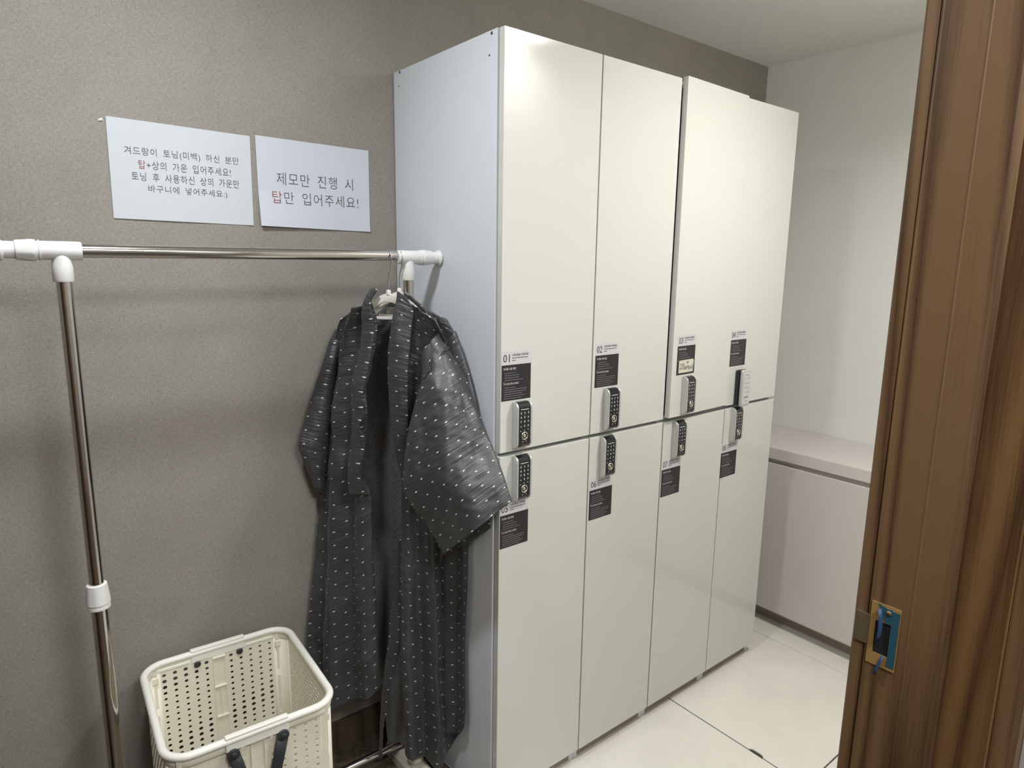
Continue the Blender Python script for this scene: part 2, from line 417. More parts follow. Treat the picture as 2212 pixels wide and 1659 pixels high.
def lock(parent, x0, z0, name='digital_lock'):
    """black keypad lock in a silver frame; x0,z0 lower left corner on the door, door face at local y=0"""
    W, Ht, D = 0.048, 0.115, 0.0195
    def side(D, inset, r):
        pts = [(0.0, inset), (0.0, Ht - inset)]
        for k in range(7):
            a = math.radians(90 - 15 * k); pts.append((-(D - r) - r * math.cos(a) , Ht - inset - r + r * math.sin(a)))
        for k in range(7):
            a = math.radians(-15 * k); pts.append((-(D - r) - r * math.cos(a), inset + r + r * math.sin(a)))
        return pts
    b = MB()
    b.prism([(p[0], p[1] + z0) for p in side(D + 0.001, 0, 0.015)], 0, x0, x0 + 0.0055, bevel=0.0012)
    b.prism([(p[0], p[1] + z0) for p in side(D + 0.001, 0, 0.015)], 0, x0 + W - 0.0055, x0 + W, bevel=0.0012)
    b.prism([(p[0], p[1] + z0) for p in side(D - 0.004, 0.002, 0.012)], 0, x0 + 0.005, x0 + W - 0.005)
    o = b.build(name, M_LOCKSIDE, parent)
    MB().prism([(p[0], p[1] + z0) for p in side(D, 0.0008, 0.015)], 0, x0 + 0.0058, x0 + W - 0.0058).build('lock_face', M_LOCKFACE, o)
    cx = x0 + W / 2; y = -D - 0.0003
    ms = []
    keys = ['1', '2', '3', '4', '5', '6', '7', '8', '9', '*', '0', '#']
    for k, ch in enumerate(keys):
        kx = cx + (k % 3 - 1) * 0.0112; kz = z0 + 0.0885 - (k // 3) * 0.0107
        hgt = 0.0052
        me = text_mesh(ch, 0.0019 if ch == '1' else 0.0032, 0.0032 if ch == '*' else hgt, 0.012)
        ww = 0.0019 if ch == '1' else 0.0032
        me.transform(Matrix.Translation((kx - ww / 2, y, kz - hgt / 2)) @ UP); ms.append(me)
    MB().box((cx - 0.012, y, z0 + 0.0965), (cx + 0.012, y + 0.0003, z0 + 0.0978)).build('maker_strip', M_WHITEPRINT, o)
    for dx, dz in ((-0.012, 0.0438), (0.011, 0.0465), (0.0, 0.0457), (-0.005, 0.0165), (0.0055, 0.0175)):
        MB().disc((cx + dx, y + 0.0002, z0 + dz), 0.0011, (0, -1, 0), 10, 0.0003).build('indicator_light', M_WHITEPRINT, o)
    link('keypad', join_meshes('keypad', ms), o, M_WHITEPRINT)
    ring = [(cx + 0.0088 * math.cos(a), y - 0.0004, z0 + 0.0315 + 0.0088 * math.sin(a)) for a in [2 * math.pi * k / 28 for k in range(28)]]
    MB().tube(ring, 0.0016, 8, closed=True).lathe([(0, 0.0048), (0.0012, 0.0045), (0.0018, 0.003)], (cx, y + 0.0003, z0 + 0.0315), (cx, y - 1, z0 + 0.0315), 20).build('key_ring', M_RING, o)
    return o

def white_lock(parent, x0, z0):
    W, Ht = 0.050, 0.122
    base = MB().box((x0 + 0.002, -0.020, z0 + 0.002), (x0 + W - 0.002, 0.0, z0 + Ht - 0.002), 0.006, 3).build('digital_lock', M_LOCKFACE, parent)
    base['label'] = 'silver and white keypad lock with a black base'
    autosmooth(base)
    bz = MB().box((x0, -0.031, z0), (x0 + W, -0.019, z0 + Ht), 0.0058, 4).build('lock_bezel', M_LOCKSIDE, base); autosmooth(bz)
    MB().box((x0 + 0.0055, -0.0318, z0 + 0.0085), (x0 + W - 0.0055, -0.0305, z0 + Ht - 0.010), 0.0006, 1).build('lock_face', M_STICKW, base)
    ms = []; y = -0.0321; cx = x0 + W / 2
    for k, ch in enumerate(['1', '2', '3', '4', '5', '6', '7', '8', '9', '*', '0', '#']):
        kx = cx + (k % 3 - 1) * 0.0115; kz = z0 + 0.0935 - (k // 3) * 0.0155
        ww = 0.0022 if ch == '1' else 0.0045
        me = text_mesh(ch, ww, 0.0062, 0.03); me.transform(Matrix.Translation((kx - ww / 2, y, kz - 0.003)) @ UP); ms.append(me)
    MB().box((cx - 0.0095, y, z0 + 0.1035), (cx + 0.0095, y + 0.0003, z0 + 0.1055)).build('maker_strip', M_GREYPRINT, base)
    MB().box((cx - 0.012, y, z0 + 0.029), (cx + 0.012, y + 0.0003, z0 + 0.0335)).build('instruction_strip', M_GREYPRINT, base)
    for dx in (-0.005, 0.006): MB().disc((cx + dx, y + 0.0002, z0 + 0.018), 0.0022, (0, -1, 0), 10, 0.0004).build('indicator_light', M_GREYPRINT, base)
    link('keypad', join_meshes('keypad', ms), base, M_GREYPRINT)
    return base

def words(b, x0, x1, z, h, y, rng):
    """a line of print too small to read: word-long dashes"""
    x = x0
    while x < x1 - 0.001:
        wl = min(rng.uniform(0.003, 0.011), x1 - x)
        b.box((x, y, z - h / 2), (x + wl, y + 0.00015, z + h / 2)); x += wl + 0.0009

def sticker(parent, num, x0, z0):
    """number sticker 90 x 119 mm: white head with the number, black field with the instructions"""
    Wd, Hd, hh = 0.090, 0.119, 0.0325
    y = -0.0004
    o = MB().box((x0, y, z0), (x0 + Wd, 0.0, z0 + Hd - hh)).build('number_sticker', M_STICKB, parent)
    o['label'] = 'black and white sticker numbered %s' % num
    MB().box((x0, y, z0 + Hd - hh), (x0 + Wd, 0.0, z0 + Hd)).build('sticker_header', M_STICKW, o)
    rng = random.Random(11); yt = y - 0.0003
    top = z0 + Hd
    me = text_mesh(num, 0.0195, 0.0182, 0.0); me.transform(Matrix.Translation((x0 + 0.0045, yt, top - 0.0255)) @ UP)
    t2 = text_mesh('소중한 물건을 기억해주세요', 0.050, 0.0056, 0.012); t2.transform(Matrix.Translation((x0 + 0.031, yt, top - 0.0122)) @ UP)
    q = MB(); words(q, x0 + 0.031, x0 + 0.080, top - 0.0165, 0.0014, yt, rng); words(q, x0 + 0.031, x0 + 0.042, top - 0.0225, 0.0016, yt, rng)
    link('number_print', join_meshes('number_print', [me, t2, q.mesh('q')]), o, M_BLACKPRINT)
    fz = top - hh
    a = text_mesh('라커룸 사용 방법', 0.037, 0.0060, 0.015); a.transform(Matrix.Translation((x0 + 0.0055, yt, fz - 0.0125)) @ UP)
    c = text_mesh('To Lock the Locker', 0.047, 0.0058, 0.010); c.transform(Matrix.Translation((x0 + 0.0055, yt, fz - 0.0475)) @ UP)
    link('heading_print', a, o); link('heading_print', c, o)
    for me in (a, c): me.materials.clear(); me.materials.append(M_STICKW)
    q = MB()
    for i, ln in enumerate((0.044, 0.053, 0.054, 0.065)): words(q, x0 + 0.009, x0 + ln, fz - 0.0195 - i * 0.0057, 0.0013, yt, rng)
    for i, ln in enumerate((0.038, 0.074, 0.073, 0.060, 0.070, 0.058)): words(q, x0 + 0.008, x0 + 0.004 + ln, fz - 0.0545 - i * 0.0053, 0.0013, yt, rng)
    q.build('instruction_print', M_GREYPRINT, o)
    return o

NUMS = [('01', '05'), ('02', '06'), ('03', '07'), ('04', '08')]
DESC = ['tall white locker column 01 and 05 nearest the clothes rack, bare left side showing',
        'tall white locker column 02 and 06, second from the clothes rack',
        'tall white locker column 03 and 07 with its upper door ajar and a handwritten note',
        'tall white locker column 04 and 08 at the far right end, silver-white lock on top']
ST_UP = [(0.006, 1.117), (0.3195, 1.1165), (0.6435, 1.1165), (0.9385, 1.120)]
ST_LO = [(0.006, 0.743), (0.3155, 0.743), (0.6245, 0.743), (0.932, 0.743)]
LK_UP = [(0.0395, 0.998), (0.3560, 0.997), (0.6755, 0.996), (0.9765, 0.987)]
LK_LO = [(0.0415, 0.863), (0.3490, 0.863), (0.6640, 0.863), (0.9690, 0.866)]
for i in range(4):
    e0, e1 = EDGES[i]; d0, d1 = DOORS[i]; cx = (e0 + e1) / 2
    t = tag(empty('locker_cabinet', (cx, 0.25, 0)), DESC[i], 'locker', 'white numbered locker columns'); t['kind'] = 'thing'
    X = lambda x: x - cx
    Y = lambda y: y - 0.25
    b = MB(); th = 0.016
    b.box((X(e0), Y(0.0215), FZ), (X(e0 + th), Y(0.4845), H), 0.0008, 1)
    b.box((X(e1 - th), Y(0.0215), FZ), (X(e1), Y(0.4845), H), 0.0008, 1)
    for z in (0.026, (ZMU + ZML) / 2 - 0.008, H - th): b.box((X(e0 + th), Y(0.024), z), (X(e1 - th), Y(0.480), z + th))
    b.box((X(e0 + th), Y(0.476), 0.026), (X(e1 - th), Y(0.482), H))
    side = b.build('carcass', M_SIDE, t)
    MB().box((X(e0 + th), Y(0.0250), FZ), (X(e1 - th), Y(0.040), 0.026)).build('plinth', M_PLINTH, t)
    if i == 0:
        for (y, z, r) in ((0.041, 1.9355, 0.0035), (0.049, 1.892, 0.0022), (0.451, 1.9375, 0.0035), (0.457, 1.904, 0.0018)): MB().disc((X(e0), Y(y), z), r, (-1, 0, 0), 14, 0.0006).build('screw', M_DARK, t)
    # doors: each an Empty-free mesh whose origin sits at its own front lower left corner
    def door_mesh(name, z0, z1, ajar=None):
        o = MB().box((0, 0, 0), (d1 - d0, DT, z1 - z0), 0.0012, 2).build(name, M_DOOR, t)
        o.location = (X(d0), Y(0.0), z0)
        if ajar: o.location = (X(d0) + ajar[0], Y(ajar[1]), z0 + ajar[2]); o.rotation_euler = (0, 0, ajar[3])
        return o
    up = door_mesh('upper_door', ZMU, H, (0.0036, -0.0155, 0.0045, math.radians(2.2)) if i == 2 else None)
    lo = door_mesh('lower_door', ZB, ZML)
    for (dm, st, lk, num, zb) in ((up, ST_UP[i], LK_UP[i], NUMS[i][0], ZMU), (lo, ST_LO[i], LK_LO[i], NUMS[i][1], ZB)):
        s = sticker(t, num, st[0] - d0, st[1] - zb); s.matrix_local = dm.matrix_basis.copy()
        if i == 3 and dm is up: k = white_lock(t, lk[0] - d0, lk[1] - zb)
        else: k = lock(t, lk[0] - d0, lk[1] - zb)
        k.matrix_local = dm.matrix_basis.copy()
        if i == 2 and dm is up:
            n = MB(); x0 = st[0] - d0 + 0.009; z0 = st[1] - zb + 0.006
            n.prism([(x0, z0), (x0 + 0.072, z0), (x0 + 0.075, z0 + 0.034), (x0 + 0.070, z0 + 0.0385), (x0 + 0.001, z0 + 0.037)], 1, -0.0016, -0.0008)
            n = n.build('handwritten_note', M_NOTE, t); n['label'] = 'small torn cream paper note with black handwriting'; n.matrix_local = dm.matrix_basis.copy()
            a = text_mesh('고장', 0.024, 0.020, 0.006); a.transform(Matrix.Translation((x0 + 0.004, -0.0019, z0 + 0.009)) @ UP)
            q = MB()
            for pts in (((38, 31), (43, 26), (48, 32), (40, 32)), ((30, 16), (34, 18), (33, 10), (29, 11), (30, 16)), ((38, 20), (37, 8)), ((42, 17), (44, 19), (46, 15), (43, 12)), ((49, 20), (49, 8)), ((52, 18), (56, 16), (53, 10), (58, 9)), ((61, 19), (60, 9), (64, 13)), ((68, 22), (70, 14), (67, 8))):
                q.tube([(x0 + px / 1000, -0.0019, z0 + pz / 1000) for px, pz in pts], 0.0008, 6)
            link('handwriting', join_meshes('handwriting', [a, q.mesh('q')]), n, M_BLACKPRINT)

# ---------------------------------------------------------------- notices on the wall
def notice(name, corners, m, lines, curl, label):
    """one sheet of A4; corners TL,TR,BR,BL in wall x,z; lines (text,x0,x1,zmid,height,red,bold)"""
    TL, TR, BR, BL = corners
    cx = (TL[0] + TR[0]) / 2; cz = (TL[1] + BL[1]) / 2
    def lift(u, v): return 0.0022 + curl(u, v)
    b = bmesh.new(); n, k = 24, 18; g = []
    for j in range(k + 1):
        row = []
        for i in range(n + 1):
            u, v = i / n, j / k
            x = (TL[0] * (1-u) + TR[0] * u) * (1-v) + (BL[0] * (1-u) + BR[0] * u) * v
            z = (TL[1] * (1-u) + TR[1] * u) * (1-v) + (BL[1] * (1-u) + BR[1] * u) * v
            row.append(b.verts.new((x - cx, -lift(u, v), z - cz)))
        g.append(row)
    for j in range(k):
        for i in range(n): b.faces.new((g[j][i], g[j+1][i], g[j+1][i+1], g[j][i+1]))
    me = bpy.data.meshes.new(name); b.to_mesh(me); b.free()
    o = link(name, me, None, m); o.location = (cx, BACK, cz)
    sm = o.modifiers.new('thickness', 'SOLIDIFY'); sm.thickness = 0.0003; sm.offset = -1
    tag(o, label, 'paper notice', 'printed notices on the taupe wall')
    ms = []
    for (txt, x0, x1, zm, hgt, red, bold, tilt) in lines:
        me = text_mesh(txt, x1 - x0, hgt, bold, red, True)
        me.transform(UP)
        for v in me.vertices:
            x = v.co.x + x0; z = v.co.z + zm - hgt / 2 + tilt * v.co.x
            u = (x - TL[0]) / (TR[0] - TL[0]); w_ = (TL[1] - z) / (TL[1] - BL[1])
            v.co = (x - cx, -lift(u, w_) - 0.0006, z - cz)
        ms.append(me)
    link('printed_text', join_meshes('printed_text', ms), o, [M_INK, M_INKRED])
    return o
notice('paper_notice', [(-0.687, 1.736), (-0.390, 1.732), (-0.392, 1.523), (-0.689, 1.525)], M_PAPER,
       [('겨드랑이 토닝(미백) 하신 분만', -0.658, -0.4185, 1.6695, 0.0195, (), -0.006, 0), ('탑+상의 가운 입어주세요!', -0.6325, -0.4385, 1.643, 0.0185, (0,), -0.006, 0),
        ('토닝 후 사용하신 상의 가운만', -0.648, -0.4205, 1.6175, 0.0185, (), -0.006, 0), ('바구니에 넣어주세요:)', -0.617, -0.4495, 1.5915, 0.0185, (), -0.006, 0)],
       lambda u, v: 0.006 * max(0, u - 0.9) ** 1 * 3 + 0.001 * math.sin(5 * u), 'left white paper notice with four lines of small Korean print')
notice('paper_notice', [(-0.377, 1.736), (-0.079, 1.733), (-0.080, 1.520), (-0.376, 1.523)], M_PAPERB,
       [('제모만 진행 시', -0.330, -0.127, 1.640, 0.0305, (), -0.010, 0), ('탑만 입어주세요!', -0.343, -0.113, 1.5945, 0.0295, (0,), -0.010, 0)],
       lambda u, v: 0.010 * max(0, v - 0.6) * max(0, 1 - u * 1.3) * 2.2 + 0.006 * max(0, u - 0.85) * max(0, v - 0.7) * 8, 'right white paper notice with two lines of large Korean print, one letter red')
pin = MB().disc((-0.6955, BACK - 0.0005, 1.7275), 0.0032, (0, -1, 0), 12, 0.0012).disc((-0.6995, BACK - 0.0005, 1.726), 0.0022, (0, -1, 0), 12, 0.001).build('glue_blob', M_WHITEPRINT)
tag(pin, 'tiny white speck of glue left of the left notice', 'glue')

# ---------------------------------------------------------------- clothes rack
RY = 0.257; RZ = 1.4515
rack = tag(empty('clothes_rack', (-0.45, RY, 0)), 'chrome and white clothes rack standing between the taupe wall and the lockers', 'clothes rack')
def rp(x, y, z): return (x + 0.45, y - RY, z)
autosmooth(MB().lathe([(0, 0.0125), (0.70, 0.0125)], rp(-0.802, RY, RZ), rp(-0.1, RY, RZ + 0.004), 24).build('rail', M_STEEL, rack))
def tee(x, sgn, parent):
    b = MB()
    b.lathe([(0, 0.0158), (0.003, 0.0168), (0.061, 0.0168), (0.064, 0.0158)], rp(x - 0.032, RY, RZ), rp(x + 0.032, RY, RZ), 28)
    b.lathe([(0, 0.014), (0.025, 0.0168), (0.050, 0.0168), (0.052, 0.0158)], rp(x, RY, RZ - 0.004), rp(x, RY, RZ - 0.06), 28)
    o = b.build('tee_joint', M_WPLASTIC, parent); autosmooth(o, 40)
    # adjusting collar and end cap towards the outside
    g = MB(); x0 = x + sgn * 0.030
    g.lathe([(0, 0.0162), (0.001, 0.0185), (0.003, 0.0185), (0.004, 0.0165), (0.006, 0.0165), (0.007, 0.0188), (0.009, 0.0188), (0.010, 0.0195), (0.0135, 0.0195), (0.034, 0.0175), (0.037, 0.0168)],
            rp(x0, RY, RZ), rp(x0 + sgn, RY, RZ), 48, ribs=(0.012, 0.033, 6, 0.0011))
    c = g.build('adjusting_collar', M_WPLASTIC, parent); autosmooth(c, 40)
    e = MB().lathe([(0, 0.0150), (0.016, 0.0150), (0.0175, 0.0165), (0.0195, 0.0195), (0.0220, 0.0195), (0.0228, 0.0185)], rp(x0 + sgn * 0.0375, RY, RZ), rp(x0 + sgn, RY, RZ), 32).build('end_cap', M_WPLASTIC, parent)
    autosmooth(e, 40)
tee(-0.810, -1, rack); tee(-0.0935, 1, rack)
for x in (-0.810, -0.0925):
    autosmooth(MB().lathe([(0, 0.0128), (0.66, 0.0128)], rp(x, RY, 0.742), rp(x, RY, 1.40), 24).build('upper_pole', M_STEEL, rack))
    autosmooth(MB().lathe([(0, 0.0150), (0.735, 0.0150)], rp(x, RY, 0.018), rp(x, RY, 0.765), 24).build('lower_pole', M_STEEL, rack))
    c = MB().lathe([(0, 0.0175), (0.002, 0.0205), (0.007, 0.0205), (0.008, 0.0192), (0.011, 0.0192), (0.0125, 0.0215), (0.020, 0.0213), (0.048, 0.0185), (0.052, 0.0180), (0.053, 0.0160)], rp(x, RY, 0.748), rp(x, RY, 2), 48, ribs=(0.019, 0.047, 6, 0.001)).build('clamp_collar', M_WPLASTIC, rack)
    autosmooth(c, 40)
    f = MB(); sect = [(-0.030, FZ), (0.030, FZ), (0.030, 0.014), (0.020, 0.032), (-0.020, 0.032), (-0.030, 0.014)]
    f.prism([(px + x + 0.45, pz) for px, pz in sect], 1, -0.20, 0.125, bevel=0.003)
    f.lathe([(0, 0.0235), (0.016, 0.0220), (0.022, 0.0185)], rp(x, RY, 0.030), rp(x, RY, 1), 28)
    f.build('foot', M_FOOT, rack)
autosmooth(MB().lathe([(0, 0.0115), (0.70, 0.0115)], rp(-0.80, 0.325, 0.048), rp(-0.10, 0.325, 0.048), 20).build('lower_bar', M_STEEL, rack))

# ---------------------------------------------------------------- hangers
AL = math.radians(33)
EV = Vector((math.sin(AL), -math.cos(AL), 0)); NV = Vector((-math.cos(AL), -math.sin(AL), 0))
def hanger(hx, zneck, label):
    t = tag(empty('clothes_hanger', (hx, RY, zneck)), label, 'hanger', 'ivory hangers on the rack')
    # wire hook over the rail (wire plane across the rail)
    top = RZ + 0.0125 + 0.002 - zneck
    pts = [(0, 0, -0.004), (0.0, 0, 0.030)]
    R = 0.0175; zc = RZ - zneck - 0.0020
    pts += [(0.001, -0.006, 0.043), (0.001, -0.015, zc - 0.010)]
    for k in range(0, 11): 
        a = math.radians(-10 + 20 * k); pts.append((0.0, -R * math.cos(a), zc + R * math.sin(a)))
    sp = []
    for i in range(len(pts) - 1):
        for s in range(3): sp.append(Vector(pts[i]).lerp(Vector(pts[i+1]), s / 3))
    sp.append(Vector(pts[-1]))
    for _ in range(2): sp = [sp[0]] + [(sp[i-1] + sp[i] * 2 + sp[i+1]) / 4 for i in range(1, len(sp) - 1)] + [sp[-1]]
    MB().tube(sp, 0.0016, 10).build('hook', M_WIRE, t)
    # shoulder arch and the bar under it
    def arch(s): return -0.009 - (11 * s * s if abs(s) < 0.05 else 0.0275 + (abs(s) - 0.05) * 0.95)
    up = [(s, arch(s)) for s in [(-0.075 + 0.15 * k / 40) for k in range(41)]]
    lowr = [(s, z - 0.017 - 0.004 * math.exp(-(s / 0.05) ** 2)) for s, z in reversed(up)]
    m4 = Matrix(((EV.x, 0, NV.x, 0), (EV.y, 0, NV.y, 0), (0, 1, 0, 0), (0, 0, 0, 1)))
    b = MB().prism(up + lowr, 2, -0.004, 0.004, bevel=0.0015)
    b.lathe([(0, 0.006), (0.010, 0.006), (0.012, 0.0045)], (0, -0.012, 0), (0, 1, 0), 16)
    me = b.mesh('shoulder'); me.transform(m4); autosmooth(link('shoulder_arch', me, t, M_HANGER), 40)
    b = MB().box((-0.060, -0.073, -0.003), (0.060, -0.066, 0.003), 0.0012, 2)
    me = b.mesh('bar'); me.transform(m4); link('hanger_bar', me, t, M_HANGER)
    return t
hanger(-0.1485, 1.372, 'front ivory hanger on the rack, carrying the robe nearer the basket')
hanger(-0.1185, 1.376, 'rear ivory hanger on the rack, beside the right pole')
# robe control points in millimetres (world x, y, z), rows from top to hem
FAR_FRONT=[[[-213,400,1292],[-204,374,1311],[-200,359,1319],[-197,347,1324],[-195,334,1328],[-192,321,1331],[-189,308,1334],[-187,296,1336],[-184,283,1339]],[[-221,433,1233],[-214,403,1253],[-208,382,1261],[-203,362,1266],[-197,343,1272],[-192,326,1275],[-187,309,1279],[-182,293,1283],[-177,278,1286]],[[-225,447,1174],[-220,420,1193],[-215,397,1202],[-211,375,1208],[-206,354,1215],[-201,334,1219],[-195,314,1224],[-190,296,1228],[-184,278,1233]],[[-233,452,1116],[-227,427,1135],[-224,403,1143],[-220,380,1150],[-216,358,1157],[-211,337,1163],[-207,317,1168],[-202,297,1174],[-197,279,1180]],[[-242,452,1059],[-238,426,1077],[-235,402,1086],[-232,379,1093],[-228,357,1101],[-225,336,1107],[-220,317,1113],[-215,299,1120],[-210,283,1126]],[[-248,452,1000],[-245,426,1018],[-241,400,1027],[-237,377,1035],[-233,354,1043],[-227,333,1050],[-221,314,1057],[-214,295,1065],[-207,278,1072]],[[-254,454,941],[-248,426,958],[-243,400,967],[-238,376,975],[-234,354,984],[-229,333,992],[-224,314,1000],[-219,297,1009],[-214,281,1017]],[[-259,455,881],[-256,428,898],[-253,403,908],[-250,379,916],[-245,357,926],[-240,336,934],[-234,316,943],[-227,298,953],[-218,281,962]],[[-266,455,821],[-259,428,837],[-254,402,846],[-248,378,854],[-244,356,865],[-239,335,874],[-235,316,884],[-232,299,895],[-227,283,906]],[[-272,455,760],[-264,428,776],[-257,402,785],[-249,377,793],[-241,355,804],[-232,333,813],[-223,313,823],[-214,295,834],[-205,278,845]],[[-279,455,700],[-270,428,714],[-262,402,723],[-253,377,731],[-243,355,742],[-234,333,752],[-224,313,763],[-214,295,775],[-204,278,787]],[[-286,455,638],[-276,428,652],[-267,402,661],[-257,377,669],[-246,355,680],[-236,333,691],[-225,313,702],[-214,295,715],[-203,278,727]],[[-294,455,577],[-283,428,590],[-272,402,598],[-261,377,606],[-249,355,618],[-238,333,628],[-226,313,640],[-214,295,654],[-201,278,667]],[[-301,455,515],[-289,428,527],[-278,402,535],[-265,377,542],[-253,355,555],[-240,333,565],[-227,313,578],[-213,295,592],[-200,278,606]],[[-309,455,453],[-296,428,463],[-283,402,471],[-269,377,478],[-256,355,490],[-241,333,502],[-227,313,514],[-213,295,529],[-199,278,544]],[[-317,455,390],[-302,428,399],[-288,402,406],[-273,377,413],[-258,355,425],[-243,333,437],[-227,313,450],[-212,295,466],[-196,278,481]],[[-321,455,325],[-306,428,334],[-291,402,340],[-276,377,346],[-260,355,359],[-243,333,371],[-227,313,384],[-210,295,401],[-193,278,416]],[[-325,455,260],[-309,428,267],[-293,402,273],[-277,377,279],[-260,355,292],[-243,333,304],[-226,313,318],[-208,295,335],[-190,278,351]],[[-329,455,193],[-313,428,199],[-296,402,205],[-279,377,211],[-261,355,224],[-243,333,236],[-225,313,250],[-207,295,268],[-188,278,285]]]
FAR_SLEEVE=[[[-205,450,1257],[-203,447,1257],[-201,445,1258],[-198,443,1258],[-196,442,1259],[-193,441,1259],[-190,440,1260],[-187,440,1260],[-183,440,1260]],[[-222,451,1225],[-220,447,1226],[-217,444,1226],[-214,442,1226],[-210,440,1226],[-207,439,1226],[-203,439,1226],[-199,439,1225],[-194,440,1225]],[[-234,453,1191],[-232,448,1192],[-229,444,1192],[-225,441,1192],[-221,438,1191],[-217,437,1191],[-212,437,1190],[-207,438,1190],[-201,440,1189]],[[-247,455,1158],[-244,449,1158],[-240,444,1158],[-236,440,1157],[-232,437,1157],[-227,436,1156],[-221,436,1155],[-215,437,1154],[-208,440,1153]],[[-259,457,1124],[-256,450,1124],[-251,445,1123],[-247,441,1123],[-242,438,1122],[-236,437,1121],[-230,437,1120],[-223,438,1118],[-215,440,1116]],[[-272,458,1090],[-267,451,1090],[-263,446,1089],[-257,442,1088],[-251,439,1087],[-245,437,1086],[-238,437,1084],[-230,438,1082],[-222,440,1080]],[[-285,457,1057],[-279,450,1056],[-274,445,1055],[-267,441,1054],[-261,438,1052],[-253,437,1050],[-246,437,1048],[-237,438,1046],[-228,440,1043]],[[-297,456,1023],[-291,449,1022],[-285,444,1021],[-278,440,1019],[-270,438,1017],[-262,437,1015],[-253,436,1012],[-244,438,1009],[-234,440,1006]],[[-311,454,990],[-304,448,989],[-296,443,987],[-288,439,985],[-279,437,982],[-270,436,980],[-261,436,976],[-250,437,973],[-239,440,969]],[[-321,449,958],[-313,444,956],[-305,440,954],[-296,436,951],[-287,435,948],[-277,434,944],[-267,435,940],[-256,437,936],[-244,440,931]],[[-310,445,923],[-304,440,920],[-298,436,918],[-291,434,915],[-283,433,911],[-275,433,907],[-267,434,903],[-258,436,898],[-248,440,893]],[[-296,445,886],[-293,440,884],[-289,436,881],[-284,434,878],[-279,433,874],[-274,433,870],[-268,434,866],[-261,436,861],[-254,440,856]],[[-282,445,849],[-281,440,846],[-279,436,844],[-278,434,841],[-275,433,837],[-273,433,833],[-269,434,829],[-266,436,824],[-261,440,818]]]
